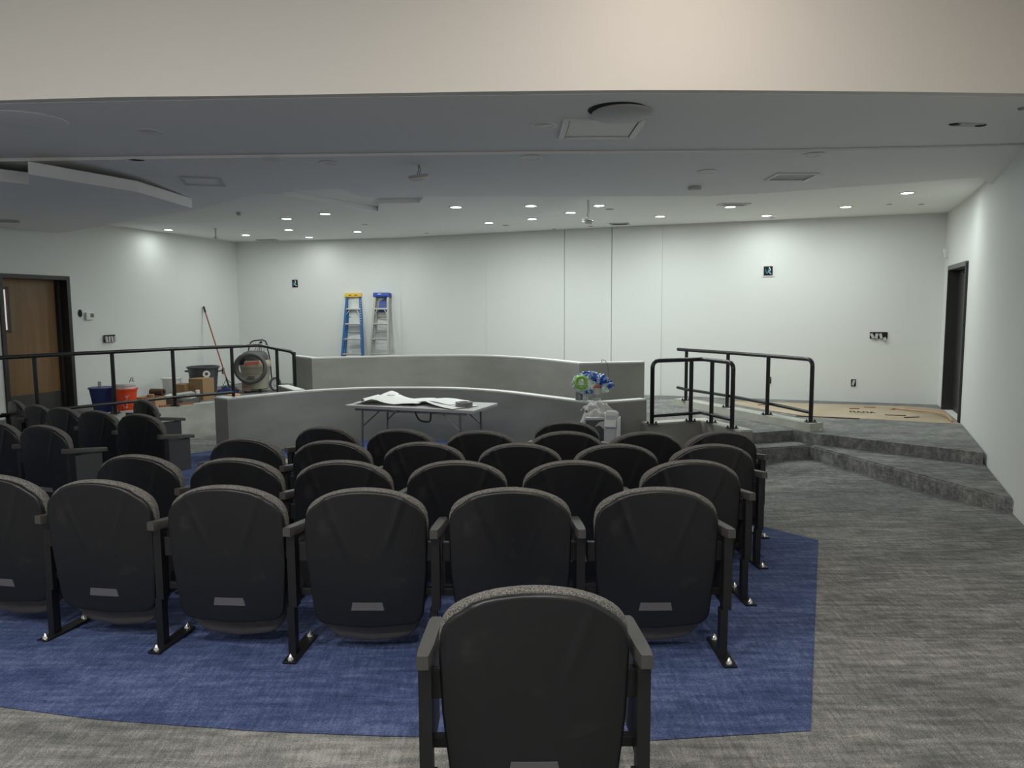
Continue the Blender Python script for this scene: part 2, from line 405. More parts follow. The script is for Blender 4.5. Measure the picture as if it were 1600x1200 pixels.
capped('dais_wall', up, 0.14, PLAT - 0.02, 0.85, 'primer', 'cap', 'upper curved grey unpainted dais wall in front of the ladders')
capped('dais_wall', [(-2.98, 10.8), (-3.42, 11.5)], 0.16, PLAT - 0.02, 0.47, 'primer', 'cap', 'short ledge joining the two dais walls on the left')
capped('curb', [(1.66, 9.14), (2.36, 9.39), (2.62, 8.58)], 0.17, -0.45, 0.20, 'primer', 'curb', 'low plaster curb under the small black railing')
c2 = capped('curb', [(3.80, 9.13), (2.72, 11.75)], 0.21, -0.45, 0.20, 'curb', 'curb', 'long low plaster curb between steps and platform')
d = Vector((2.72 - 3.80, 11.75 - 9.13, 0)).normalized(); rot = Matrix.Rotation(math.atan2(d.y, d.x) - math.pi / 2, 3, 'Z')
bm = BM()
pp = [(-0.07, -0.30), (0.06, -0.30), (0.09, -0.18), (0.085, 0.02), (0.05, 0.05), (0.03, -0.03), (0.0, -0.06), (0.01, -0.15), (-0.05, -0.2)]
ctr = Vector((3.80, 9.13, 0)) + Vector((-d.y, d.x, 0)) * 0.105
q = [ctr + rot @ Vector((x, -0.004, 0)) + Vector((0, 0, z + 0.1)) for x, z in pp]
q2 = [v + d * 0.006 for v in q]
a = [bm.verts.new(v) for v in q]; b = [bm.verts.new(v) for v in q2]
bm.faces.new(a); bm.faces.new(b[::-1])
for i in range(len(a)): bm.faces.new((a[i], a[(i + 1) % len(a)], b[(i + 1) % len(a)], b[i]))
obj('plaster_patch', bm, 'chip', c2)
capped('curb', [(-3.95, 12.10), (-4.57, 11.57), (-4.95, 11.05), (-5.49, 10.38), (-5.89, 9.83), (-6.29, 9.07), (-6.5, 8.5)][::-1], 0.16, -0.45, 0.20, 'curb', 'curb', 'long plaster curb under the left black railing')
for o in bpy.data.objects:
    if o.name.startswith('curb') and o.parent is None: o['kind'] = 'structure'

# ------------------------------------------------------------------ railings
def round_path(pts, r=0.07, n=5):
    P = [Vector(p) for p in pts]; out = [P[0]]
    for a, b, c in zip(P, P[1:], P[2:]):
        u = (a - b).normalized(); v = (c - b).normalized()
        if u.angle(v) > R(155): out.append(b); continue
        k = min(r, (a - b).length * .45, (c - b).length * .45)
        for i in range(n + 1):
            t = i / n; out.append((b + u * k) * (1 - t) ** 2 + b * 2 * t * (1 - t) + (b + v * k) * t * t)
    out.append(P[-1]); return out
def railing(label, top, bottom, posts, rad=0.024, group=None, ends=()):
    o = thing('railing', (posts[0][0], posts[0][1], posts[0][2]), 0, label, 'railing', group)
    L = Vector(o.location)
    sh = lambda p: Vector(p) - L
    bm = BM(); tube(bm, [sh(p) for p in round_path(top, 0.09)], rad, 12); obj('top_rail', bm, 'rail', o, 50)
    bm = BM(); tube(bm, [sh(p) for p in bottom], rad * 0.85, 10); obj('bottom_rail', bm, 'rail', o, 50)
    for x, y, z, zt in posts:
        bm = BM(); tube(bm, [sh((x, y, z)), sh((x, y, zt))], rad, 12)
        p = obj('post', bm, 'rail', o, 50)
        bm = BM(); bbox_(bm, sh((x, y, z + 0.005)), (0.13, 0.09, 0.01), 0.002); obj('base_plate', bm, 'rail', p)
        for sx in (-0.05, 0.05):
            bm = BM(); lathe(bm, [(0.013, 0.0), (0.013, 0.012), (0.005, 0.024), (0.0, 0.026)], sh((x + sx, y, z + 0.01)), 8)
            obj('bolt', bm, 'rail', p, 40)
    return o
# small railing on the near curb
railing('small black tubular railing turning a corner beside the dais wall',
        [(1.70, 9.10, 0.21), (1.70, 9.10, 0.97), (2.36, 9.36, 0.97), (2.57, 8.74, 0.97), (2.57, 8.74, 0.21)],
        [(1.70, 9.10, 0.30), (2.22, 9.30, 0.30), (2.36, 9.36, 0.30), (2.43, 9.18, 0.30), (2.57, 8.74, 0.30)],
        [(1.70, 9.10, 0.20, 0.90), (2.22, 9.31, 0.20, 0.97), (2.44, 9.17, 0.20, 0.97), (2.57, 8.74, 0.20, 0.90)], 0.026)
railing('long black tubular railing on the curb by the right steps',
        [(2.56, 11.62, 0.97), (2.64, 11.42, 0.97), (3.07, 10.62, 0.97), (3.41, 9.84, 0.97), (3.66, 9.17, 0.97), (3.66, 9.17, 0.21)],
        [(2.56, 11.62, 0.38), (2.64, 11.42, 0.37), (3.07, 10.62, 0.36), (3.41, 9.84, 0.34), (3.66, 9.17, 0.32)],
        [(2.65, 11.44, 0.20, 0.97), (3.04, 10.60, 0.20, 0.97), (3.35, 9.84, 0.20, 0.97), (3.66, 9.17, 0.20, 0.90)], 0.026)
railing('long black railing along the left platform edge by the buckets',
        [(-6.75, 8.2, 1.05), (-6.3, 9.05, 1.05), (-5.93, 9.75, 1.05), (-5.47, 10.33, 1.05), (-4.98, 11.05, 1.05), (-4.33, 11.66, 1.05), (-4.03, 12.10, 1.05), (-3.80, 12.16, 0.99), (-3.52, 12.2, 0.93), (-3.52, 12.2, 0.62)],
        [(-6.75, 8.2, 0.34), (-6.3, 9.05, 0.34), (-5.93, 9.75, 0.34), (-5.47, 10.33, 0.34), (-4.98, 11.05, 0.34), (-4.33, 11.66, 0.34)],
        [(-6.62, 8.4, 0.20, 1.05), (-6.08, 9.6, 0.20, 1.05), (-5.49, 10.36, 0.20, 1.05), (-4.99, 11.10, 0.20, 1.05), (-4.38, 11.80, 0.20, 1.05), (-3.80, 12.20, 0.10, 0.99), (-3.52, 12.2, 0.10, 0.93)], 0.026)

# ------------------------------------------------------------------ doors
def frame2(P, Q):
    d = (Vector(Q) - Vector(P)).normalized(); return d, Vector((d.y, -d.x))      # along, outward
# left door: deep dark frame, brown leaf with a vision light and a kick plate
d, n = frame2(E0, E1); W = (Vector(E1) - Vector(E0)).length
ang = math.atan2(d.y, d.x)
door = thing('door_1', (E0[0], E0[1], 0.08), ang, 'brown wooden door in a deep dark frame', None, None, 'structure')
# local: +x along the wall away from the corner, -y outward
bm = BM()
box(bm, (0.02, -0.09, 1.01), (0.06, 0.24, 2.02)); box(bm, (W - 0.02, -0.09, 1.01), (0.06, 0.24, 2.02)); box(bm, (W / 2, -0.09, 2.03), (W + 0.02, 0.24, 0.06))
obj('door_frame', bm, 'frame', door)
bm = BM(); box(bm, (0.075, -0.145, 1.0), (0.05, 0.09, 2.0)); obj('door_stop', bm, 'frame', door)
bm = BM()
lw, l0 = W - 0.10, 0.05
vx0, vx1, vz0, vz1 = W - 0.27, W - 0.10, 1.25, 1.86
yy = -0.185
box(bm, ((l0 + vx0) / 2, yy, 1.0), (vx0 - l0, 0.045, 2.0)); box(bm, ((vx1 + W - 0.05) / 2, yy, 1.0), (W - 0.05 - vx1, 0.045, 2.0))
box(bm, ((vx0 + vx1) / 2, yy, vz0 / 2), (vx1 - vx0, 0.045, vz0)); box(bm, ((vx0 + vx1) / 2, yy, (vz1 + 2.0) / 2), (vx1 - vx0, 0.045, 2.0 - vz1))
leaf = obj('door_leaf', bm, 'oak', door)
bm = BM(); cx, cz = (vx0 + vx1) / 2, (vz0 + vz1) / 2
for s in (-1, 1):
    box(bm, (cx + s * (vx1 - vx0) / 2, yy + 0.02, cz), (0.035, 0.03, vz1 - vz0 + 0.05)); box(bm, (cx, yy + 0.02, cz + s * (vz1 - vz0) / 2), (vx1 - vx0, 0.03, 0.035))
obj('glazing_bead', bm, 'frame', leaf)
bm = BM(); box(bm, (cx, yy - 0.005, cz), (vx1 - vx0, 0.008, vz1 - vz0)); obj('pane', bm, 'liteg', leaf)
bm = BM(); box(bm, (W / 2, yy + 0.026, 0.17), (W - 0.16, 0.004, 0.28)); obj('kick_plate', bm, 'kick', leaf)
# right door: black leaf in a dark opening
d, n = frame2(D0, D1); W = (Vector(D1) - Vector(D0)).length
ang = math.atan2(d.y, d.x)
door = thing('door_2', (D0[0], D0[1], PLAT), ang, 'near-black metal door in the right wall', None, None, 'structure')
bm = BM()   # local +x away from the camera, -y outward
box(bm, (0.025, -0.08, 1.03), (0.05, 0.22, 2.06)); box(bm, (W - 0.025, -0.08, 1.03), (0.05, 0.22, 2.06))
fr = obj('door_frame', bm, 'frame', door)
bm = BM(); box(bm, (W / 2, -0.08, 2.05), (W, 0.22, 0.06)); obj('frame_head', bm, 'framel', fr)
bm = BM(); bbox_(bm, (W / 2, -0.13, 1.0), (W - 0.1, 0.045, 2.0), 0.003); leaf = obj('door_leaf', bm, 'frame', door)
bm = BM(); bbox_(bm, (0.28, -0.075, 1.88), (0.30, 0.06, 0.07), 0.008); tube(bm, [(0.2, -0.05, 1.9), (0.45, -0.02, 1.93), (0.62, -0.04, 1.97)], 0.01, 8); obj('door_closer', bm, 'steel', leaf)
bm = BM(); tube(bm, [(0.14, -0.12, 0.98), (0.14, -0.05, 0.98), (0.26, -0.05, 0.98)], 0.012, 8); lathe(bm, [(0.03, 0), (0.03, 0.012)], (0.14, -0.105, 0.98), 14, rot=Matrix.Rotation(R(90), 3, 'X'))
obj('door_handle', bm, 'chrome', leaf, 40)

# ------------------------------------------------------------------ auditorium chairs
def outline(wt, ws, zt, zs, zb, wb, rb, n=14, k=2.2):
    """closed outline (x,z): dome from the shoulders (ws,zs) to the top zt, sides to (wb, zb) with rounded bottom corners"""
    dome = [(0, 0), (.13, .001), (.26, .005), (.39, .011), (.51, .020), (.63, .032), (.74, .047), (.83, .063), (.90, .081), (.95, .102), (.982, .128), (.997, .168)]
    kd = (zt - zs) / 0.115
    half = [(wt * a_, zt - b_ * kd) for a_, b_ in dome]
    pts = [(-x, z) for x, z in half[:0:-1]] + half
    pts += [(ws, (zs + zb) / 2)]
    for i in range(6):
        t = R(90) * i / 5
        pts.append((wb - rb + rb * math.cos(t), zb + rb - rb * math.sin(t)))
    pts.append((0, zb - 0.012))
    for i in range(6):
        t = R(90) * (1 - i / 5)
        pts.append((-(wb - rb + rb * math.cos(t)), zb + rb - rb * math.sin(t)))
    pts += [(-ws, (zs + zb) / 2)]
    return pts
def dish(bm, pts, y0, y1, ysurf, edge=0.012, rings=(1, 0.93, 0.7, 0.4), relief=None):
    """slab with the given outline between surfaces ysurf+y0 (rear) and ysurf+y1 (front), soft edges"""
    cz = sum(p[1] for p in pts) / len(pts)
    def ring(s, yo, extra=0.0):
        return [bm.verts.new((x * s, ysurf(x * s, cz + (z - cz) * s) + yo + (relief(x * s, cz + (z - cz) * s) if relief and yo == y0 else 0), cz + (z - cz) * s)) for x, z in pts]
    R0 = [ring(1 - edge * 2.0, y0), ring(1 - edge * 0.6, y0 + edge * 0.35), ring(1, y0 + edge), ring(1, y1 - edge), ring(1 - edge * 0.6, y1 - edge * 0.35), ring(1 - edge * 2.0, y1)]
    n = len(pts)
    def join(a, b):
        for i in range(n): bm.faces.new((a[i], a[(i + 1) % n], b[(i + 1) % n], b[i]))
    for a, b in zip(R0, R0[1:]): join(a, b)
    for start, yo in ((R0[0], y0), (R0[-1], y1)):
        prev = start
        for s in rings[1:]:
            r = ring(s, yo); join(prev, r); prev = r
        c = bm.verts.new((0, ysurf(0, cz) + yo, cz))
        for i in range(n): bm.faces.new((prev[i], prev[(i + 1) % n], c))
CH_H = 0.825
def ysurf(x, z):
    return 0.085 * (CH_H - z) + 0.34 * x * x
def yseat(x, z): return 0.10 + 0.10 * (0.5 - z) + 0.2 * x * x
def shell_outline():
    pts = []
    full = outline(0.283, 0.274, 0.794, 0.679, 0.150, 0.255, 0.065, 22)
    for x, z in full:
        if z > 0.62 and abs(x) > 0.19:           # raised centre of the top edge, then a small notch to the shoulders
            z -= 0.009; x *= 0.99
        pts.append((x, z))
    return pts
def densify(pts, step):
    out = []
    for a, b in zip(pts, pts[1:] + pts[:1]):
        k = max(1, round(math.dist(a, b) / step))
        out += [(a[0] + (b[0] - a[0]) * i / k, a[1] + (b[1] - a[1]) * i / k) for i in range(k)]
    return out
def ridge(x, z):
    """two shallow creases moulded in the shell, running down and inwards from the notches"""
    if not 0.46 < z < 0.80: return 0.0
    xc = 0.175 - (0.76 - z) * 0.36
    f_ = min(1.0, (z - 0.46) / 0.12)
    return -0.0045 * f_ * math.exp(-((abs(x) - xc) / 0.017) ** 2)
def standard(x, o, panel=True):
    bm = BM(); 
    si = 1 if x > 0 else -1
    box(bm, (x, 0.045, 0.415), (0.038, 0.052, 0.35)); box(bm, (x - si * 0.012, 0.045, 0.125), (0.034, 0.045, 0.23))
    leg = obj('leg', bm, 'steel', o)
    bm = BM(); bbox_(bm, (x, 0.10, 0.006), (0.062, 0.30, 0.012), 0.003); obj('foot_plate', bm, 'steel', leg)
    for yy in (-0.025, 0.225):
        bm = BM(); lathe(bm, [(0.017, 0.0), (0.016, 0.008), (0.009, 0.018), (0.005, 0.026), (0.0, 0.028)], (x, yy, 0.011), 10); obj('bolt_cap', bm, 'chrome', leg, 50)
    bm = BM(); bbox_(bm, (x, 0.205, 0.395), (0.020, 0.27, 0.31), 0.006); obj('side_panel', bm, 'panel', o)
    bm = BM()   # armrest: narrow squared rear end widening forward, rounded nose
    s = 1 if x > 0 else -1
    pl = [(-0.017, -0.025), (0.017, -0.025), (0.020, -0.012), (0.025, 0.08), (0.025, 0.36), (0.018, 0.39), (-0.018, 0.39), (-0.025, 0.36), (-0.025, 0.08), (-0.020, -0.012)]
    lo = [bm.verts.new((x + px, py, 0.588 - 0.12 * (py + 0.025))) for px, py in pl]
    mi = [bm.verts.new((x + px, py, 0.620 - 0.13 * (py + 0.025))) for px, py in pl]
    hi = [bm.verts.new((x + px * 0.84, py * 0.985, 0.628 - 0.13 * (py + 0.025))) for px, py in pl]
    n = len(pl)
    bm.faces.new(lo[::-1]); bm.faces.new(hi)
    for a, b in ((lo, mi), (mi, hi)):
        for i in range(n): bm.faces.new((a[i], a[(i + 1) % n], b[(i + 1) % n], b[i]))
    obj('armrest', bm, 'armp', o, 30)
def make_chair(left, right):
    o = thing('auditorium_chair', (0, 0, 0), 0, '', 'chair')
    bm = BM(); dish(bm, densify(shell_outline(), 0.013), 0.0, 0.026, ysurf, 0.009, tuple(1 - 0.965 * k / 26 for k in range(27)), ridge); obj('back_shell', bm, 'shell', o, 60)
    bm = BM(); dish(bm, outline(0.282, 0.270, 0.803, 0.688, 0.22, 0.25, 0.07, 22), 0.024, 0.070, ysurf, 0.014); obj('back_cushion', bm, 'fabric', o, 60)
    bm = BM(); dish(bm, outline(0.262, 0.266, 0.50, 0.47, 0.055, 0.235, 0.12, 10), -0.012, 0.023, yseat, 0.012); obj('seat_pan', bm, 'seatp', o, 60)
    bm = BM(); dish(bm, outline(0.255, 0.260, 0.50, 0.47, 0.075, 0.23, 0.11, 10), 0.02, 0.09, yseat, 0.02); obj('seat_cushion', bm, 'fabric', o, 60)
    bm = BM(); z0 = 0.248
    vs = []
    for x, z in ((-0.078, z0 - 0.02), (0.078, z0 - 0.02), (0.070, z0 + 0.018), (-0.070, z0 + 0.018)):
        vs.append((x, z))
    lo = [bm.verts.new((x, ysurf(x, z) + 0.002, z)) for x, z in vs]; hi = [bm.verts.new((x * 0.97, ysurf(x, z) - 0.004, z)) for x, z in vs]
    bm.faces.new(hi)
    for i in range(4): bm.faces.new((lo[i], lo[(i + 1) % 4], hi[(i + 1) % 4], hi[i]))
    obj('rear_plate', bm, 'plate', o)  # paler trapezoid low on the rear of the shell
    for s in (-1, 1):                            # bracket joining back and standard
        bm = BM(); bbox_(bm, (s * 0.282, 0.08, 0.50), (0.06, 0.03, 0.09), 0.004); obj('bracket', bm, 'steel', o)
        bm = BM(); bbox_(bm, (s * 0.282, 0.11, 0.30), (0.07, 0.03, 0.035), 0.004); obj('bracket', bm, 'steel', o)
    if left: standard(-0.318, o)
    if right: standard(0.318, o)
    return o
both = make_chair(True, True)
one = make_chair(False, True)
used = set()
def place(x, y, deg, label, group, kind='one', dz=0.0):
    src = both if kind == 'both' else one
    loc = (x, y, zf(x, y) + 0.005 + dz)
    if kind not in used:
        used.add(kind); src.location = loc; src.rotation_euler = (0, 0, -R(deg)); src['label'] = label
        if group: src['group'] = group
        return src
    return copy_thing(src, loc, -R(deg), label, group)
place(0.06, 2.07, 0, 'single black auditorium chair nearest the camera, alone on the aisle carpet', None, 'both')
rows = [
 ('first full row behind the single chair', 'chairs in the first full row',
   [(0.650, 3.28, 0), (-0.012, 3.29, 0), (-0.670, 3.30, 1), (-1.335, 3.37, 5), (-1.995, 3.50, 9), (-2.61, 3.67, 12), ]),
 ('second full row', 'chairs in the second full row',
   [(0.985, 4.03, -3), (0.335, 4.04, 0), (-0.31, 4.06, 1), (-0.955, 4.10, 4), (-1.60, 4.21, 8), (-2.25, 4.38, 12)]),
 ('third full row', 'chairs in the third full row',
   [(1.285, 4.72, -4), (0.67, 4.76, 0), (0.045, 4.83, 4), (-0.60, 4.92, 6), (-1.245, 5.04, 8), (-1.90, 5.22, 12)]),
 ('fourth full row', 'chairs in the fourth full row',
   [(1.555, 5.47, -8), (0.985, 5.47, -2), (0.40, 5.53, 4), (-0.245, 5.62, 7), (-0.885, 5.78, 11), (-1.525, 6.00, 15)]),
]
for rn, grp, L in rows:
    for i, (x, y, a) in enumerate(L):
        lab = 'black auditorium chair in the %s, %s' % (rn.replace('first full row behind the single chair', 'first full row'),
              'rightmost' if i == 0 else ('leftmost' if i == len(L) - 1 else '%s from its right end' % ORD[i]))
        place(x, y, a, lab, grp, 'both' if i in (len(L) - 1,) else 'one')
place(0.46, 6.33, 6, 'black auditorium chair standing alone in front of the white appliance', None, 'both')
sec = [(-3.545, 7.02, 22), (-4.19, 7.46, 24), (-4.81, 7.92, 27), (-5.36, 8.36, 32)]
for i, (x, y, a) in enumerate(sec):
    place(x, y, a, 'black auditorium chair in the left angled block, %s of its middle row' % ['right end seat', 'second seat', 'third seat', 'far left seat'][i],
          'chairs in the middle row of the left block', 'both' if i == 3 else 'one', 0.03)
place(-4.46, 8.97, 40, 'black auditorium chair seen side-on in front of the red bucket', 'chairs in the front row of the left block', 'both', 0.04)
place(-6.02, 9.0, 42, 'black auditorium chair partly hidden in front of the brown door', 'chairs in the front row of the left block', 'both', 0.04)
place(-3.99, 6.27, 21, 'black auditorium chair in the left block rear row, its aisle end seat', 'chairs in the rear row of the left block', 'one')
place(-4.63, 6.62, 21, 'black auditorium chair cut by the left picture edge in the left block', 'chairs in the rear row of the left block', 'both')

# ------------------------------------------------------------------ ceiling fixtures
def lamp_light(name, loc, energy, col, parent, angle=150, blend=0.9, rad=0.06):
    l = bpy.data.lights.new(name, 'AREA'); l.shape = 'DISK'; l.size = rad * 2; l.energy = energy; l.color = col
    l.spread = R(180)
    o = bpy.data.objects.new(name, l); COL.objects.link(o); o.parent = parent; o.location = loc
    return o
def downlight(x, y, z, label, group, lit=True, r=0.075, energy=0, col=COOL, angle=150):
    o = thing('downlight', (x, y, z), 0, label, 'ceiling light', group)
    bm = BM(); lathe(bm, [(r + 0.022, 0.0), (r + 0.020, -0.006), (r, -0.008), (r - 0.006, -0.001)], (0, 0, 0), 20); obj('trim_ring', bm, 'white', o, 40)
    bm = BM(); lathe(bm, [(r - 0.004, -0.002), (r * 0.7, -0.007), (0.0, -0.010)], (0, 0, 0), 20); obj('lens', bm, 'lens' if lit else 'off', o, 40)
    if energy: lamp_light('lamp', (0, 0, -0.03), energy, col, o, angle)
    return o
far = [(-5.92, 13.25), (-4.93, 14.24), (-3.29, 11.25), (-3.88, 13.38), (-3.89, 14.75), (-2.59, 10.71), (-2.76, 13.78), (-0.72, 10.09), (-0.36, 12.48),
       (0.26, 10.01), (0.33, 11.99), (0.87, 11.22), (1.2, 10.48), (2.28, 11.75), (3.05, 10.69), (3.9, 11.72), (4.69, 10.77), (4.88, 9.48)]
on_disc = {2, 5, 7, 9}
far = sorted([(p, i in on_disc) for i, p in enumerate(far)], key=lambda t: t[0][0] / t[0][1])
for i, ((x, y), disc) in enumerate(far):
    downlight(x, y, 2.94 if disc else 3.0, 'lit recessed downlight over the dais, %s from the left' % ORD[i], 'lit downlights over the dais', True, 0.075, LAMP_FAR * {(-5.92, 13.25): 0.2, (-3.89, 14.75): 0.22, (-4.93, 14.24): 0.45, (3.9, 11.72): 0.55, (4.88, 9.48): 0.7}.get((x, y), 1.0))
# rear downlights in the high ceiling (behind and above the camera)
WARM = (1.0, 0.86, 0.74)
for i, (x, y) in enumerate([(-5.4, 1.0), (-2.4, 1.0), (1.1, 3.7), (-4.5, -1.8), (-1.6, -1.2), (0.5, 0.2)]):
    downlight(x, y, 4.3, 'lit recessed downlight in the high rear ceiling, %s of six' % ORD[i], 'rear ceiling downlights', True, 0.09, LAMP_REAR * (0.8, 1.0, 0.36, 1.0, 1.3, 1.0)[i], WARM if i == 2 else (1.0, 0.97, 0.93), 160)
# unlit / unfinished fixtures
for (x, y, z, r, lab) in [(-2.82, 6.05, 3.0, 0.085, 'unlit round downlight in the grey soffit, left of centre'),
                          (0.25, 5.92, 3.0, 0.085, 'unlit round downlight beside the ceiling access panel'),
                          (0.19, 6.99, zsof(6.99), 0.075, 'unlit round downlight on the soffit behind the access panel'),
                          (2.72, 6.95, zsof(6.95), 0.075, 'unlit round downlight in the soffit, right of centre'),
                          (1.93, 7.6, zsof(7.6), 0.075, 'unlit round downlight near the dome speaker'),
                          (-1.68, 7.15, zsof(7.15), 0.07, 'faint unlit downlight left of the dangling smoke detector'),
                          (-2.15, 6.98, zsof(6.98), 0.07, 'unlit round downlight on the soffit step edge, left')]:
    downlight(x, y, z, lab, 'unlit downlights', False, r)
def plate(name, x, y, z, r, m, label, cat, tilt=0, th=0.012):
    bm = BM(); lathe(bm, [(r, 0), (r, -th * 0.6), (r * 0.97, -th), (0, -th)], (0, 0, 0), 32, rot=Matrix.Rotation(tilt, 3, 'Y') if tilt else None)
    o = obj(name, bm, m, None, 40); o.location = (x, y, z); return tag(o, label, cat)
plate('ceiling_cover', -3.52, 5.66, 3.0, 0.27, 'soffit', 'large round blank cover flush in the soffit at far left', 'ceiling cover', 0, 0.01)
# big speaker cover hanging loose next to the access panel
o = thing('ceiling_speaker', (0.79, 5.53, 2.985), 0, 'large round speaker cover hanging loose above the access panel', 'speaker')
bm = BM(); lathe(bm, [(0.215, 0), (0.215, -0.012), (0.205, -0.016), (0, -0.016)], (0, 0, 0), 40, rot=Matrix.Rotation(R(-2.5), 3, 'X')); obj('cover', bm, 'lgrey', o, 40)
bm = BM(); lathe(bm, [(0.205, 0.012), (0.205, 0.010), (0.0, 0.010)], (-0.04, -0.055, 0), 40); obj('opening', bm, 'black', o)
o = thing('access_panel', (0.70, 6.04, 2.997), R(0), 'square white access panel in the soffit beside the round cover', 'panel')
bm = BM()
for s in (-1, 1): box(bm, (s * 0.285, 0, -0.006), (0.05, 0.60, 0.012)); box(bm, (0, s * 0.28, -0.006), (0.54, 0.05, 0.012))
obj('frame', bm, 'white', o)
bm = BM(); box(bm, (0, 0, -0.002), (0.515, 0.505, 0.006)); obj('lid', bm, 'off', o)
bm = BM(); tube(bm, [(0.256, -0.25, -0.004), (0.256, 0.25, -0.004)], 0.003, 6); tube(bm, [(-0.256, -0.25, -0.004), (-0.256, 0.25, -0.004)], 0.003, 6); obj('gap', bm, 'black', o)
# torn junction opening, right
o = thing('junction_opening', (3.52, 5.98, 2.997), R(10), 'ragged dark fixture opening in the soffit near the right wall', 'ceiling opening')
bm = BM(); box(bm, (0, 0, -0.002), (0.22, 0.10, 0.004)); obj('cover', bm, 'lgrey', o)
for s in (-1, 1):
    bm = BM(); lathe(bm, [(0.05, 0.0), (0.04, -0.006), (0, -0.006)], (s * 0.11, 0, 0), 9, sx=1, sy=0.8); obj('hole', bm, 'black', o)
plate('blanking_patch', 3.62, 5.50, 3.0, 0.03, 'dmetal', 'small grey patch in the soffit at the right edge', 'ceiling patch')
# dangling smoke detectors
def hanging(x, y, z, drop, r, label, tilt):
    o = thing('smoke_detector', (x, y, z), 0, label, 'smoke detector')
    rot = Matrix.Rotation(tilt, 3, 'Y') @ Matrix.Rotation(R(8), 3, 'X')
    bm = BM(); lathe(bm, [(r * 0.9, 0.022), (r, 0.015), (r, 0.004), (r * 0.93, 0.0)], (0, 0, -drop), 24, rot=rot); obj('base', bm, 'lgrey', o, 40)
    bm = BM(); lathe(bm, [(r * 0.93, -0.002), (r * 0.92, -0.02), (r * 0.7, -0.032), (0, -0.036)], (0, 0, -drop), 24, rot=rot); obj('body', bm, 'white', o, 40)
    bm = BM()
    tube(bm, [(0, 0, 0), (0.006, 0, -drop * 0.4), (-0.008, 0, -drop + 0.02)], 0.003, 6); tube(bm, [(0.015, 0, 0), (0.02, 0, -drop * 0.5), (0.012, 0, -drop + 0.02)], 0.003, 6)
    obj('wire', bm, 'steel', o)
    return o
hanging(-0.87, 7.25, zsof(7.25), 0.115, 0.095, 'white smoke detector dangling on short wires from the soffit', R(-6))
hanging(0.99, 9.95, 3.0, 0.27, 0.075, 'white smoke detector dangling on a long wire before the back wall', R(12))
# vents
def vent(x, y, z, w, dp, rz, label, fm='white', inner='black', slats=True):
    o = thing('air_vent', (x, y, z), rz, label, 'vent')
    bm = BM(); b = 0.03
    for s in (-1, 1): box(bm, (s * (w / 2 - b / 2), 0, -0.006), (b, dp, 0.012)); box(bm, (0, s * (dp / 2 - b / 2), -0.006), (w - 2 * b, b, 0.012))
    obj('frame', bm, fm, o)
    bm = BM(); box(bm, (0, 0, -0.001), (w - 2 * b, dp - 2 * b, 0.002)); obj('backing', bm, inner, o)
    if slats:
        k = max(3, int((w - 2 * b) / 0.04))
        for i in range(k):
            bm = BM(); box(bm, (-w / 2 + b + (w - 2 * b) * (i + .5) / k, 0, -0.006), (0.010, dp - 2 * b, 0.008)); obj('slat', bm, 'lgrey', o)
    return o
v1 = vent(2.86, 7.86, zsof(7.86) - 0.001, 0.44, 0.34, R(3), 'square white-framed return vent in the right soffit', 'white', 'wgrey', False)
vent(3.02, 10.42, 2.998, 0.40, 0.22, R(5), 'slatted ceiling vent beside a lit downlight, right', 'white', 'black')
vent(1.80, 12.72, 2.998, 0.32, 0.22, R(-15), 'small dark ceiling vent close to the back wall', 'lgrey', 'black', False)
vent(-4.84, 15.2, 2.998, 0.42, 0.16, R(-12), 'dark ceiling vent near the far left corner', 'lgrey', 'black', False)
vent(-6.55, 9.9, 2.778, 0.36, 0.24, R(30), 'ceiling vent in the low dark soffit, far left', 'lgrey', 'wgrey', False)
v2 = vent(-3.15, 7.9, zsof(7.9) - 0.001, 0.40, 0.40, R(14), 'square panel frame in the dark left soffit', 'lgrey', 'soffit', False)
bm = BM(); prism(bm, [(-0.06, -0.03), (0.0, -0.045), (0.055, -0.01), (0.06, 0.02), (-0.02, 0.03)], -0.004, 0.0)
v1.rotation_euler.x = v2.rotation_euler.x = -0.0425
o = obj('cable_hole', bm, 'black'); o.location = (-3.38, 7.0, zsof(7.0) - 0.001); tag(o, 'small ragged black hole in the left soffit', 'ceiling opening')
# sprinklers, domes, small discs
def sprinkler(x, y, z, drop, label):
    o = thing('sprinkler', (x, y, z), 0, label, 'sprinkler')
    bm = BM(); lathe(bm, [(0.035, 0), (0.03, -0.006), (0, -0.008)], (0, 0, 0), 14); obj('escutcheon', bm, 'lgrey', o, 40)
    bm = BM(); tube(bm, [(0, 0, 0), (0, 0, -drop)], 0.012, 8); obj('pipe', bm, 'lgrey', o, 40)
    bm = BM(); lathe(bm, [(0.012, 0.02), (0.03, 0.01), (0.034, -0.005), (0.0, -0.022)], (0, 0, -drop), 12); obj('head', bm, 'lgrey', o, 40)
sprinkler(-5.05, 13.1, 3.0, 0.16, 'hanging sprinkler head in front of the left wall corner')
sprinkler(-3.72, 10.5, 2.94, 0.03, 'short sprinkler head in the ceiling, left of the ladders')
plate('dome_speaker', 1.99, 8.35, zsof(8.35), 0.07, 'lgrey', 'small grey dome under the soffit, right of centre', 'sensor', 0, 0.035)
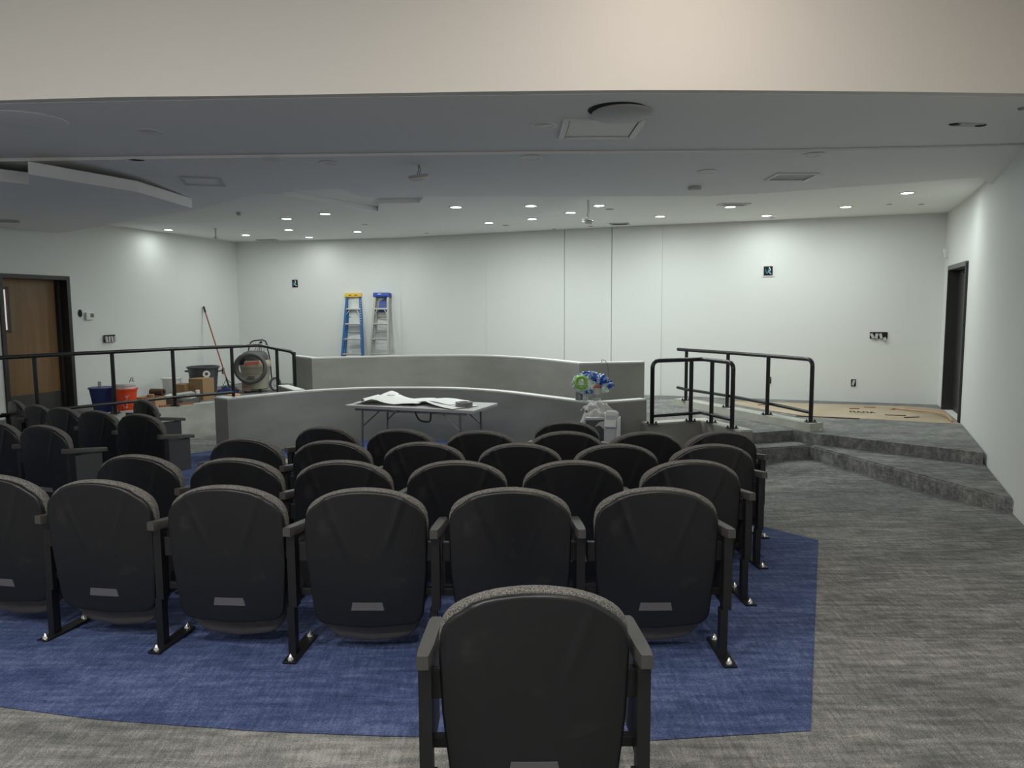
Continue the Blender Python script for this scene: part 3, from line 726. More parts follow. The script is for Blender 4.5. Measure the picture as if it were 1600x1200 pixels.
for x, y, z, r, lab in [(1.40, 10.89, 3.0, 0.06, 'small flat grey disc right of the dangling detector'),
                        (-2.41, 12.65, 3.0, 0.055, 'small flat grey disc above the ladders'),
                        (-0.09, 12.88, 3.0, 0.055, 'small flat grey disc near the ceiling centre'),
                        (5.18, 10.53, 3.0, 0.035, 'tiny dark disc near the right end of the ceiling'),
                        (5.63, 10.55, 3.0, 0.035, 'tiny grey disc closest to the right wall'),
                        (-4.91, 10.67, 2.94, 0.06, 'small grey disc in the left part of the round soffit'),
                        (4.1, 12.05, 3.0, 0.04, 'tiny dark disc above the right cable box'),
                        (0.76, 13.5, 3.0, 0.035, 'tiny dark disc at the top of the panel joint'),
                        (-1.55, 14.1, 3.0, 0.03, 'tiny dark disc near the top of the left panel'),
                        (1.36, 13.1, 3.0, 0.04, 'tiny dark disc just left of the small vent')]:
    plate('ceiling_disc', x, y, z, r, 'dmetal', lab, 'ceiling disc', 0, 0.004)

# ------------------------------------------------------------------ wall fittings
def on_wall(P, Q, x, y, z, out=0.0):
    """origin on the wall, local +x along the wall to the right as seen, +y into the wall, +z up"""
    d = (Vector(Q) - Vector(P)).normalized(); return (x, y, z), math.atan2(-d.y, -d.x)
def face_rot(P, Q):
    d = Vector(P) - Vector(Q); return math.atan2(d.y, d.x)
rb = face_rot(B_WALL[0], B_WALL[1]); rl = face_rot(B_WALL[2], B_WALL[3]); rw = face_rot((-5.65, 15.7), (-7.09, 10.65)); rr = face_rot(R_WALL[4], R_WALL[3]) + math.pi
def cable_box(x, y, z, rz, w, h, label, white_rim=True):
    o = thing('cable_box', (x, y, z), rz, label, 'wall box')
    if white_rim:
        bm = BM()
        for s in (-1, 1): box(bm, (s * (w / 2 + .008), -0.004, 0), (0.016, 0.008, h + 0.032)); box(bm, (0, -0.004, s * (h / 2 + .008)), (w, 0.008, 0.016))
        obj('rim', bm, 'white', o)
    bm = BM(); box(bm, (0, -0.002, 0), (w, 0.004, h)); obj('recess', bm, 'black', o)
    bm = BM()
    tube(bm, catmull([(-w * .3, -0.01, h * .2), (-w * .1, -0.03, -h * .3), (w * .1, -0.035, h * .25), (w * .3, -0.01, -h * .3)], 5), 0.006, 6)
    obj('blue_wire', bm, 'wireb', o)
    bm = BM(); tube(bm, catmull([(w * .1, -0.01, h * .4), (w * .25, -0.03, h * .1), (w * .05, -0.03, -h * .1), (w * .35, -0.01, -h * .35)], 5), 0.006, 6); obj('white_wire', bm, 'white', o)
    return o
cable_box(4.165, 12.365, 2.19, rb, 0.14, 0.15, 'square black cable box with blue wires high on the back wall, right')
cable_box(-4.387, 15.435, 2.14, rl, 0.12, 0.15, 'square black cable box high on the back wall left of the ladders', False)
def outlet(x, y, z, rz, label, n=1):
    o = thing('wall_outlet', (x, y, z), rz, label, 'outlet')
    bm = BM(); box(bm, (0, -0.002, 0), (0.07 * n, 0.004, 0.11)); obj('recess', bm, 'black', o)
    bm = BM(); bbox_(bm, (0.0, -0.012, 0.0), (0.032, 0.018, 0.085), 0.004, Matrix.Rotation(R(12), 3, 'Y')); obj('receptacle', bm, 'lgrey', o)
    return o
outlet(4.218, 12.345, 0.413, rb, 'open outlet low on the back wall behind the long railing')
outlet(5.409, 11.905, 0.407, rb, 'open outlet low on the back wall right of the railing')
outlet(-5.80, 15.13, 0.40, rw, 'open outlet on the left wall above the broom head')
def switches(x, y, z, rz, w, h, n, label, droop):
    o = thing('switch_box', (x, y, z), rz, label, 'light switch')
    bm = BM(); box(bm, (0, -0.002, 0), (w, 0.004, h)); obj('recess', bm, 'black', o)
    for i in range(n):
        t = (-0.5 + (i + .5) / n) * w * 0.96
        bm = BM(); bbox_(bm, (t, -0.02, -0.01 if not (droop and i == n - 1) else -h * 0.6), (w / n * 0.62, 0.03, h * 0.78 if not (droop and i == n - 1) else h * .6), 0.004, Matrix.Rotation(R([-28, 8, -14, -22][i % 4] if droop else [-8, 4, -6, 3][i % 4]), 3, 'Y'))
        obj('switch', bm, 'lgrey', o)
switches(5.72, 11.788, 1.16, rb, 0.25, 0.10, 4, 'open four-gang switch box with dangling switches, right back wall', True)
switches(-6.58, 12.37, 1.16, rw, 0.24, 0.12, 4, 'open four-gang switch box on the left wall above the blue bucket', False)
o = thing('thermostat', (-6.695, 12.01, 1.53), rw, 'small white thermostat on the left wall beside the door', 'thermostat')
bm = BM(); bbox_(bm, (0, -0.018, 0), (0.15, 0.035, 0.12), 0.008); obj('body', bm, 'white', o)
bm = BM(); box(bm, (0.03, -0.038, 0.01), (0.065, 0.004, 0.06)); obj('screen', bm, 'screen', o)
bm = BM(); lathe(bm, [(0.05, 0.0), (0.05, 0.004), (0, 0.004)], (0, 0, 0), 10, sx=0.8, sy=1.25, rot=Matrix.Rotation(R(90), 3, 'X'))
o = obj('wall_hole', bm, 'black'); o.location = (-6.745, 11.86, 1.575); o.rotation_euler = (0, 0, rw); tag(o, 'dark oval cable hole in the left wall beside the thermostat', 'hole')
o = thing('motion_sensor', (6.43, 11.25, 2.38), rr, 'small white motion sensor on the wall above the black door', 'sensor')
bm = BM(); bbox_(bm, (0, -0.03, 0), (0.08, 0.07, 0.14), 0.02); obj('body', bm, 'white', o, 40)
bm = BM(); bbox_(bm, (0, -0.066, -0.02), (0.05, 0.01, 0.06), 0.004); obj('lens', bm, 'lgrey', o, 40)

# ------------------------------------------------------------------ kraft paper and debris on the right platform
bm = BM(); prism(bm, [(3.47, 11.72), (3.74, 11.0), (4.14, 10.22), (4.8, 10.08), (5.47, 9.70), (5.74, 9.60), (5.80, 9.72), (6.30, 10.95), (6.12, 11.25), (4.62, 11.75), (3.6, 12.1)], PLAT, PLAT + 0.004)
kp = tag(obj('floor_paper', bm, 'kraft'), 'brown kraft protection paper laid on the right platform', 'paper')
bm = BM()
t0 = Vector((4.98, 10.62, PLAT + 0.0045)); u = Vector((0.94, -0.34, 0)); v = Vector((0.34, 0.94, 0))
def stroke(a, b, w=0.02):
    a = t0 + u * a[0] + v * a[1]; b = t0 + u * b[0] + v * b[1]; dd = (b - a).normalized(); nn = Vector((-dd.y, dd.x, 0)) * w / 2
    bm.faces.new([bm.verts.new(p) for p in (a - nn, b - nn, b + nn, a + nn)])
for k, ch in enumerate('RARA'):
    x = k * 0.085 - 0.16
    stroke((x, 0), (x + (0.03 if ch == 'A' else 0), 0.2)); stroke((x + 0.06, 0), (x + (0.03 if ch == 'A' else 0.06), 0.2)); stroke((x, 0.09), (x + 0.06, 0.09), 0.05)
    if ch == 'R': stroke((x, 0.19), (x + 0.06, 0.19), 0.05)
obj('printed_mark', bm, 'ink', kp)
for i, (x, y, l, a) in enumerate([(5.30, 10.35, 0.26, -20), (5.42, 10.15, 0.22, 10), (4.3, 10.2, 0.8, -22), (5.05, 11.05, 0.14, 0), (5.62, 11.0, 0.18, 30), (5.35, 11.2, 0.15, -30), (3.85, 11.55, 0.12, 10)]):
    bm = BM(); box(bm, (0, 0, 0.006), (l, 0.025, 0.010), Matrix.Rotation(R(a), 3, 'Z'))
    o = obj('wood_scrap', bm, 'terr' if i > 2 else 'brown'); o.location = (x, y, PLAT + 0.004)
    tag(o, 'thin dark scrap on the kraft paper, %s' % ['longest by the printed mark', 'nearer the black door', 'along its front edge', 'near the back wall', 'before the door threshold', 'small one near the back wall corner', 'farthest left near the railing'][i], 'scrap', 'scraps on the kraft paper')
bm = BM(); tube(bm, [(5.72, 9.72, PLAT + .02), (5.86, 10.1, PLAT + .05), (5.90, 10.5, PLAT + .03), (5.6, 11.0, PLAT + .02)], 0.012, 6)
tag(obj('paper_strip', bm, 'wood', None, 40), 'curled tan paper strip at the foot of the black door', 'paper')

# ------------------------------------------------------------------ folding table with drawings
tz = 0.74
tl = thing('folding_table', (-1.125, 9.33, -0.305), R(-20.5), 'grey folding table below the curved dais wall', 'table')
bm = BM(); bbox_(bm, (0, 0, tz - 0.02), (1.74, 0.76, 0.04), 0.012); obj('tabletop', bm, 'tabletop', tl, 40)
for sx in (-1, 1):
    for sy in (-1, 1):
        bm = BM(); tube(bm, [(sx * 0.66, sy * 0.31, tz - 0.04), (sx * 0.68, sy * 0.31, 0.0)], 0.014, 8); obj('leg', bm, 'dmetal', tl, 40)
        bm = BM(); tube(bm, [(sx * 0.40, sy * 0.29, tz - 0.04), (sx * 0.665, sy * 0.31, 0.47)], 0.009, 6); obj('brace', bm, 'dmetal', tl, 40)
    bm = BM(); tube(bm, [(sx * 0.675, -0.31, 0.12), (sx * 0.675, 0.31, 0.12)], 0.011, 6); obj('cross_bar', bm, 'dmetal', tl, 40)
bm = BM()
for sy in (-1, 1): box(bm, (0, sy * 0.33, tz - 0.055), (1.5, 0.02, 0.03))
obj('side_rail', bm, 'dmetal', tl)
bm = BM(); hs = catmull([(0.10, -0.37, tz - 0.05), (0.15, -0.38, tz - 0.13), (0.21, -0.38, tz - 0.155), (0.30, -0.38, tz - 0.15), (0.31, -0.37, tz - 0.05)], 4)
tube(bm, hs, 0.011, 6); obj('carry_strap', bm, 'strap', tl, 40)
bm = BM(); bbox_(bm, (-0.18, -0.36, tz - 0.055), (0.08, 0.03, 0.03), 0.004); obj('latch', bm, 'dmetal', tl)
def tpt(x, y, z=0.0):
    c, s = math.cos(R(-20.5)), math.sin(R(-20.5)); return (-1.125 + x * c - y * s, 9.33 + x * s + y * c, -0.305 + tz + z)
def sheet(name, x, y, w, h, a, hf, m, label, z=0.002, n=14, th=0.004, cat='paper'):
    bm = BM(); g = []
    for k in range(2):
        g.append([[bm.verts.new(((i / n - .5) * w, (j / n - .5) * h, hf(i / n, j / n) + th * k)) for i in range(n + 1)] for j in range(n + 1)])
    for k in range(2):
        for j in range(n):
            for i in range(n): bm.faces.new((g[k][j][i], g[k][j][i + 1], g[k][j + 1][i + 1], g[k][j + 1][i]))
    for i in range(n):
        bm.faces.new((g[0][0][i], g[0][0][i + 1], g[1][0][i + 1], g[1][0][i])); bm.faces.new((g[0][n][i], g[0][n][i + 1], g[1][n][i + 1], g[1][n][i]))
        bm.faces.new((g[0][i][0], g[0][i + 1][0], g[1][i + 1][0], g[1][i][0])); bm.faces.new((g[0][i][n], g[0][i + 1][n], g[1][i + 1][n], g[1][i][n]))
    o = obj(name, bm, m, None, 50); o.location = tpt(x, y, z); o.rotation_euler = (0, 0, R(-20.5 + a)); return tag(o, label, cat)
sh1 = sheet('drawing_sheet', -0.38, 0.02, 0.86, 0.58, 4, lambda u, v: 0.012 + 0.035 * math.exp(-((u - .3) / .12) ** 2) + 0.045 * v * math.exp(-((u - .25) / .2) ** 2) + 0.02 * abs(math.sin(5 * u)), 'paper',
            'creased white drawing sheet with line marks at the left of the folding table')
bm = BM(); 
for a, b in (((-0.28, 0.08), (-0.12, 0.02)), ((-0.12, 0.02), (-0.05, 0.08)), ((0.0, 0.20), (0.12, 0.12)), ((-0.02, 0.14), (0.05, 0.16))):
    tube(bm, [(a[0], a[1], 0.088), (b[0], b[1], 0.08)], 0.003, 5)
obj('ink_line', bm, 'ink', sh1)
bm = BM(); 
sp = [(0.032 * (1 - t / 22) * math.cos(t * 0.7), 0.032 * (1 - t / 22) * math.sin(t * 0.7)) for t in range(18)]
for i in range(len(sp) - 1):
    a, b = sp[i], sp[i + 1]
    bm.faces.new([bm.verts.new(p) for p in ((a[0], -0.22, a[1] + .034), (b[0], -0.22, b[1] + .034), (b[0], 0.26, b[1] + .034), (a[0], 0.26, a[1] + .034))])
bmesh.ops.remove_doubles(bm, verts=bm.verts[:], dist=1e-5)
o = obj('paper_roll', bm, 'paper', None, 60); o.location = tpt(-0.74, 0.0, 0.002); o.rotation_euler = (0, 0, R(-14)); tag(o, 'rolled-up drawing at the left end of the folding table', 'paper roll')
sheet('drawing_sheet', 0.20, 0.08, 0.62, 0.46, -6, lambda u, v: 0.02 + 0.035 * math.sin(3 * u) ** 2 * (1 - v * .4), 'paper', 'crumpled grey-white paper in the middle of the folding table', 0.003)
sheet('drawing_sheet', 0.46, -0.10, 0.50, 0.42, -24, lambda u, v: 0.006 + 0.05 * (1 - u) ** 2, 'paper', 'flat white sheet at the right of the drawings on the folding table', 0.002)
bm = BM(); lathe(bm, [(0.055, 0.0), (0.105, 0.0), (0.105, 0.06), (0.055, 0.06), (0.055, 0.0)], (0, 0, 0), 28)
o = obj('tape_roll', bm, 'dmetal', None, 40); o.location = tpt(0.63, -0.12, 0.002); tag(o, 'silver roll of tape at the right end of the folding table', 'tape roll')

# ------------------------------------------------------------------ things on the lower dais wall and the appliance in front
def at_low(x, y): return (x, y, 0.47)
bm = BM(); lathe(bm, [(0.045, 0), (0.05, 0.004), (0.05, 0.15), (0.045, 0.16), (0, 0.16)], (0, 0, 0), 20)
o = obj('paint_can', bm, 'dmetal', None, 40); o.location = (0.84, 9.37, 0.47); tag(o, 'dark grey can at the left on the dais wall', 'can')
o = thing('water_bottle', (0.91, 9.30, 0.47), 0, 'clear plastic water bottle on the dais wall beside the grey can', 'bottle')
bm = BM(); lathe(bm, [(0.028, 0), (0.033, 0.005), (0.033, 0.05), (0.030, 0.055), (0.033, 0.06), (0.033, 0.12), (0.012, 0.17), (0.012, 0.185), (0, 0.185)], (0, 0, 0), 16); obj('body', bm, 'glass', o, 40)
bm = BM(); lathe(bm, [(0.0335, 0.06), (0.0335, 0.105)], (0, 0, 0), 16); obj('label_band', bm, 'lgrey', o)
bm = BM(); lathe(bm, [(0.014, 0.178), (0.014, 0.198), (0, 0.198)], (0, 0, 0), 12); obj('lid', bm, 'white', o)
o = thing('spray_can', (1.04, 9.20, 0.47), 0, 'light grey banded canister on the dais wall under the printed bag', 'can')
bm = BM(); lathe(bm, [(0.050, 0), (0.052, 0.004), (0.052, 0.15), (0.04, 0.17), (0, 0.17)], (0, 0, 0), 20); obj('body', bm, 'lgrey', o, 40)
bm = BM(); lathe(bm, [(0.053, 0.05), (0.053, 0.09)], (0, 0, 0), 20); obj('label_band', bm, 'wgrey', o)
# crumpled printed film bag: noisy lobes merged into one skin
def blob(bm, c, r, sc, seed, sub=3, amp=0.18):
    rnd = random.Random(seed); t = bmesh.new(); bmesh.ops.create_icosphere(t, subdivisions=sub, radius=1)
    ph = [(Vector((rnd.uniform(-1, 1), rnd.uniform(-1, 1), rnd.uniform(-1, 1))).normalized(), rnd.uniform(3, 9), rnd.uniform(0, 6)) for _ in range(7)]
    mp = {}
    for v in t.verts:
        p = v.co.normalized(); k = 1 + amp * sum(abs(math.sin(p.dot(a) * f_ + s)) - .5 for a, f_, s in ph) / 2.2
        mp[v] = bm.verts.new(Vector((p.x * sc[0], p.y * sc[1], p.z * sc[2])) * r * k + Vector(c))
    for f_ in t.faces: bm.faces.new([mp[v] for v in f_.verts])
    t.free()
o = thing('printed_bag', (0.93, 9.25, 0.63), 0, 'crumpled blue and green printed plastic bag heaped on the cans', 'bag')
bm = BM(); blob(bm, (0.02, 0, 0.115), 0.10, (1.1, 0.7, 0.75), 3, 4, .45); blob(bm, (0.12, 0, 0.085), 0.10, (1.1, .7, .7), 31, 4, .45); blob(bm, (0.225, -0.02, 0.04), 0.075, (1.0, 0.8, 0.62), 5, 4, .45); blob(bm, (0.03, -0.02, -0.01), 0.055, (1.3, .8, .8), 11, 4, .45); obj('blue_film', bm, 'bagblue', o, 25)
bm = BM(); blob(bm, (-0.09, -0.03, 0.06), 0.085, (1, .8, 1.05), 8, 4, .4); blob(bm, (0.01, -0.06, 0.05), 0.065, (1, .7, 1.1), 18, 4, .4); blob(bm, (0.20, -0.06, -0.01), 0.045, (1, .8, .8), 12, 3, .4); obj('pale_film', bm, 'bagclear', o, 25)
bm = BM(); rgs = [(-0.09 + 0.062 * math.cos(t), -0.112 + 0.01 * math.sin(3 * t), 0.078 + 0.068 * math.sin(t)) for t in [R(15 * k) for k in range(24)]]
tube(bm, rgs, 0.017, 8, closed=True); obj('green_band', bm, 'green', o, 50)
bm = BM(); blob(bm, (0.11, -0.09, 0.03), 0.028, (1.4, .4, .6), 21, 2); obj('pink_print', bm, 'red', o, 25)
# folded rags draped over the wall end and the appliance
o = thing('rag_pile', (1.0, 8.80, 0.375), 0, 'pile of light grey folded rags draped over the black bin and white appliance', 'rag')
def drape(name, c, w, h, seed, a, droop=0.06):
    rnd = random.Random(seed); bm = BM(); n = 16; g = []
    for j in range(n + 1):
        row = []
        for i in range(n + 1):
            u_, v_ = i / n - .5, j / n - .5
            rr_ = max(abs(u_), abs(v_)) * 2
            z = 0.02 * math.sin(u_ * 17 + seed) * math.cos(v_ * 9 + seed) + 0.012 * math.sin(v_ * 23 + u_ * 11) - droop * rr_ ** 3
            row.append(Matrix.Rotation(R(a), 3, 'Z') @ Vector((u_ * w * (1 - .12 * math.sin(v_ * 6 + seed)), v_ * h, z)) + Vector(c))
        g.append(row)
    top = [[bm.verts.new(p + Vector((0, 0, 0.012))) for p in r_] for r_ in g]; bot = [[bm.verts.new(p) for p in r_] for r_ in g]
    for j in range(n):
        for i in range(n):
            bm.faces.new((top[j][i], top[j][i + 1], top[j + 1][i + 1], top[j + 1][i])); bm.faces.new((bot[j][i], bot[j + 1][i], bot[j + 1][i + 1], bot[j][i + 1]))
    for i in range(n):
        for a_, b_ in (((0, i), (0, i + 1)), ((n, i), (n, i + 1)), ((i, 0), (i + 1, 0)), ((i, n), (i + 1, n))):
            bm.faces.new((top[a_[0]][a_[1]], top[b_[0]][b_[1]], bot[b_[0]][b_[1]], bot[a_[0]][a_[1]]))
    return obj(name, bm, 'cloth', o, 60)
drape('folded_rag', (0.0, 0.07, 0.115), 0.30, 0.26, 1, 10, 0.09)
drape('folded_rag', (-0.02, -0.02, 0.045), 0.34, 0.34, 4, -14, 0.17)
drape('folded_rag', (0.05, 0.04, 0.065), 0.26, 0.24, 9, 35, 0.10)
drape('folded_rag', (0.12, 0.03, 0.005), 0.16, 0.22, 13, 5, 0.16)
bm = BM(); bbox_(bm, (0, 0, 0.33), (0.21, 0.26, 0.64), 0.012)
ob_ = thing('waste_bin', (0.955, 8.74, -0.305), 0, 'dark grey square bin under the rags beside the white appliance', 'bin')
obj('body', bm, 'panel', ob_, 40)
bm = BM(); bbox_(bm, (0, 0, 0.645), (0.22, 0.27, 0.03), 0.008); obj('rim', bm, 'lgrey', ob_, 40)
ap = thing('air_conditioner', (1.155, 8.66, -0.305), R(-14), 'white floor-standing portable appliance with a louvred sloping top', 'appliance')
bm = BM()
prof = [(-0.15, 0.03), (0.15, 0.03), (0.15, 0.60), (0.06, 0.73), (-0.08, 0.75), (-0.15, 0.68)]
a = [bm.verts.new((-0.075, y, z)) for y, z in prof]; b = [bm.verts.new((0.075, y, z)) for y, z in prof]
bm.faces.new(a); bm.faces.new(b[::-1])
for i in range(len(a)): bm.faces.new((a[i], a[(i + 1) % len(a)], b[(i + 1) % len(a)], b[i]))
bmesh.ops.bevel(bm, geom=bm.edges[:], offset=0.02, segments=3, affect='EDGES'); obj('body', bm, 'lgrey', ap, 40)
bm = BM(); bbox_(bm, (0.0, -0.145, 0.63), (0.13, 0.03, 0.16), 0.012, Matrix.Rotation(R(-35), 3, 'X')); obj('louvre_frame', bm, 'white', ap, 40)
for k in range(5):
    bm = BM(); bbox_(bm, (0.0, -0.185 + 0.021 * k, 0.585 + k * 0.028), (0.10, 0.008, 0.012), 0.002); obj('louvre', bm, 'wgrey', ap)
bm = BM(); bbox_(bm, (0.08, 0.0, 0.36), (0.012, 0.27, 0.58), 0.005); obj('side_panel', bm, 'white', ap, 40)
for sx in (-0.05, 0.05):
    for sy in (-0.11, 0.11):
        bm = BM(); lathe(bm, [(0.018, 0), (0.02, 0.015), (0.018, 0.035)], (sx, sy, 0), 10); obj('caster', bm, 'steel', ap, 40)
# thin wire hanging over the upper dais wall
bm = BM(); tube(bm, catmull([(1.27, 10.62, 0.84), (1.26, 10.57, 0.885), (1.30, 10.53, 0.88), (1.345, 10.545, 0.80), (1.35, 10.55, 0.70), (1.375, 10.555, 0.60), (1.37, 10.56, 0.55)], 5), 0.005, 6)
tag(obj('loose_wire', bm, 'dmetal', None, 50), 'thin grey wire hooked over the upper dais wall', 'wire')
# cardboard sheet on the blue carpet
bm = BM(); prism(bm, [(-3.05, 9.35), (-2.45, 9.25), (-2.32, 9.95), (-2.62, 10.02)], -0.304, -0.299)
tag(obj('cardboard_sheet', bm, 'kraft'), 'beige cardboard sheet on the blue carpet left of the table', 'cardboard')

# ------------------------------------------------------------------ ladders
def ladder(x, y, rz, label, rail_m, cap_m, plate_m, H=1.80, wt=0.27, wb=0.47, lean=9):
    o = thing('stepladder', (x, y, PLAT), rz, label, 'ladder')
    T = Matrix.Rotation(-R(lean), 3, 'X')       # leans towards +y (the wall)
    P = lambda X, Y, Z_: T @ Vector((X, Y, Z_)) + Vector((0, 0, 0.03))
    hw = lambda z: (wb + (wt - wb) * z / H) / 2
    for s in (-1, 1):
        bm = BM()
        A = [P(s * hw(0) + dx, dy, 0) for dx, dy in ((-.021, -.04), (.021, -.04), (.021, .035), (-.021, .035))]
        B = [P(s * hw(H) + dx, dy, H - 0.04) for dx, dy in ((-.021, -.04), (.021, -.04), (.021, .035), (-.021, .035))]
        va = [bm.verts.new(p) for p in A]; vb = [bm.verts.new(p) for p in B]
        bm.faces.new(va[::-1]); bm.faces.new(vb)
        for i in range(4): bm.faces.new((va[i], va[(i + 1) % 4], vb[(i + 1) % 4], vb[i]))
        obj('rail', bm, rail_m, o)
        bm = BM()
        A = [P(s * (hw(0) - 0.03) + dx, 0.075 + dy, 0) for dx, dy in ((-.010, -.02), (.010, -.02), (.010, .02), (-.010, .02))]
        B = [P(s * (hw(H) - 0.03) + dx, 0.06 + dy, H - 0.06) for dx, dy in ((-.010, -.02), (.010, -.02), (.010, .02), (-.010, .02))]
        va = [bm.verts.new(p) for p in A]; vb = [bm.verts.new(p) for p in B]
        bm.faces.new(va[::-1]); bm.faces.new(vb)
        for i in range(4): bm.faces.new((va[i], va[(i + 1) % 4], vb[(i + 1) % 4], vb[i]))
        obj('rear_rail', bm, rail_m if rail_m == 'ladb' else 'alum', o)
    for k in range(5):
        z = 0.30 + 0.30 * k; w_ = hw(z) * 2 - 0.02
        bm = BM(); bbox_(bm, P(0, -0.002, z), (w_, 0.085, 0.028), 0.003, T); s_ = obj('step', bm, 'metal', o)
        if k == 4 or k == 0:
            for s in (-1, 1):
                bm = BM(); tube(bm, [P(s * (w_ / 2 - 0.005), -0.03, z - 0.11), P(s * (w_ / 2 - 0.07), -0.03, z - 0.015)], 0.007, 6); obj('brace', bm, 'metal', s_)
    for z in (0.45, 1.05, 1.35):
        bm = BM(); tube(bm, [P(-hw(z) + .03, 0.07, z), P(hw(z) - .03, 0.07, z)], 0.011, 6); obj('rear_bar', bm, 'dmetal', o)
    bm = BM(); bbox_(bm, P(0, 0.01, H - 0.02), (wt + 0.075, 0.15, 0.085), 0.012, T); obj('top_cap', bm, cap_m, o, 40)
    if plate_m:
        bm = BM(); box(bm, P(0.01, 0.06, H - 0.20), (wt - 0.07, 0.01, 0.30), T); obj('back_plate', bm, plate_m, o)
    return o
la = ladder(-3.18, 14.93, R(-6), 'blue fibreglass stepladder with a yellow top cap leaning on the back wall', 'ladb', 'yel', None)
lb = ladder(-2.63, 14.76, R(-16), 'aluminium stepladder with a blue top cap leaning on the back wall', 'alum', 'blucap', 'bluplate')
T = Matrix.Rotation(-R(9), 3, 'X')
bm = BM(); box(bm, T @ Vector((0.0, -0.045, 1.53)) + Vector((0, 0, -0.0)), (0.15, 0.004, 0.022), T); obj('step_label', bm, 'ink', la)
bm = BM(); 
for k in range(9): box(bm, T @ Vector((0.150 - 0 * k + 0.002 * k, -0.042, 1.66 - 0.05 * k)) + Vector((0, 0, 0.03)), (0.018, 0.004, 0.010), T)
obj('rail_print', bm, 'paper', la)
bm = BM()
for k in range(2): box(bm, T @ Vector((-0.06 + 0.12 * k, -0.068, 1.775)) + Vector((0, 0, 0.03)), (0.05, 0.006, 0.014), T)
obj('cap_print', bm, 'ink', la)
bm = BM(); box(bm, T @ Vector((-0.03, -0.068, 1.79)) + Vector((0, 0, 0.03)), (0.07, 0.006, 0.014), T); obj('cap_print', bm, 'paper', lb)

# ------------------------------------------------------------------ clutter on the left platform
Z0 = PLAT
def bucket(x, y, r0, r1, h, m, label, cat='bucket', handle=True, z=Z0):
    o = thing('bucket', (x, y, z), 0, label, cat)
    bm = BM(); lathe(bm, [(r0, 0), (r1, h), (r1 + 0.012, h), (r1 + 0.012, h - 0.02), (r1 + 0.002, h - 0.022)], (0, 0, 0), 28)
    lathe(bm, [(0.0, 0.012), (r0 - 0.006, 0.012), (r1 - 0.006, h - 0.002)], (0, 0, 0), 28); obj('body', bm, m, o, 40)
    if handle:
        bm = BM(); tube(bm, [((r1 + .014) * math.cos(t), -0.01 - (r1 * .9) * math.sin(t) * .5, h - 0.02 - (r1 * .95) * math.sin(t) * 0.8) for t in [math.pi * k / 14 for k in range(15)]], 0.003, 6); obj('handle', bm, 'dmetal', o, 50)
    return o
bb = bucket(-6.16, 11.30, 0.13, 0.185, 0.37, 'bucketb', 'dark blue bucket on the platform near the brown door', handle=False)
ob2 = bucket(-5.76, 11.20, 0.115, 0.155, 0.36, 'bucketo', 'bright orange-red bucket holding a white bucket, with white print', handle=False)
bm = BM()
rnd = random.Random(3)
for k in range(16):     # scribbled white print wrapped on the bucket front
    pts = []
    a0 = R(-105 + rnd.uniform(0, 55)); z0 = 0.09 + rnd.uniform(0, 0.15)
    for s in range(4):
        a0 += R(rnd.uniform(-9, 9)); z0 += rnd.uniform(-0.025, 0.025); rr_ = 0.115 + 0.04 * z0 / 0.36 + 0.003
        pts.append((rr_ * math.cos(a0), rr_ * math.sin(a0), z0))
    tube(bm, pts, 0.003, 5)
obj('printed_mark', bm, 'white', ob2)
wb_ = bucket(-5.76, 11.20, 0.095, 0.138, 0.34, 'white', 'white bucket nested inside the orange-red bucket', z=Z0 + 0.085, handle=False)
bm = BM(); lathe(bm, [(0.145, 0.335), (0.145, 0.35), (0.0, 0.355)], (0, 0, 0), 28); obj('lid', bm, 'white', wb_, 40)
bm = BM(); tube(bm, catmull([(0.06, 0, 0.35), (0.09, 0, 0.42), (0.12, 0, 0.41), (0.10, 0, 0.375), (0.14, 0, 0.37)], 5), 0.006, 6)
o = obj('wire_hook', bm, 'dmetal', None, 50); o.location = (-5.76, 11.20, Z0 + 0.095); tag(o, 'small bent wire on the white bucket lid', 'wire')
bm = BM(); bbox_(bm, (0, 0, 0.22), (0.05, 0.02, 0.44), 0.004); o = obj('trowel', bm, 'lgrey', None, 40); o.location = (-6.28, 11.45, Z0); tag(o, 'grey tool handle sticking up behind the blue bucket', 'tool')
bucket(-5.86, 12.95, 0.13, 0.155, 0.36, 'white', 'white bucket behind the cardboard boxes', handle=False)
# wooden tray box
o = thing('wooden_box', (-5.62, 11.66, Z0), R(-10), 'small open pale wooden box next to the orange bucket', 'box')
for c, s in (((0, 0, 0.01), (0.34, 0.26, 0.02)),): bm = BM(); box(bm, c, s); obj('bottom', bm, 'wood', o)
for c, s in (((0, -0.13, 0.09), (0.34, 0.015, 0.18)), ((0, 0.13, 0.09), (0.34, 0.015, 0.18)), ((-0.165, 0, 0.09), (0.015, 0.24, 0.18)), ((0.165, 0, 0.09), (0.015, 0.24, 0.18))):
    bm = BM(); box(bm, c, s); obj('side', bm, 'wood', o)
bm = BM(); lathe(bm, [(0.05, 0), (0.05, 0.19), (0.04, 0.20), (0, 0.20)], (0, 0, 0), 14); o = obj('jar', bm, 'card', None, 40); o.location = (-5.60, 11.64, Z0 + 0.022); tag(o, 'small tan jar inside the wooden box', 'jar')
bm = BM(); lathe(bm, [(0.025, -0.12), (0.055, -0.12), (0.055, 0.12), (0.025, 0.12), (0.025, -0.12)], (0, 0, 0.0), 20, rot=Matrix.Rotation(R(90), 3, 'Y'))
o = obj('tape_roll', bm, 'brown', None, 40); o.location = (-5.80, 12.28, Z0 + 0.186); o.rotation_euler = (0, 0, R(-15)); tag(o, 'brown roll lying on the papers behind the wooden box', 'tape roll')
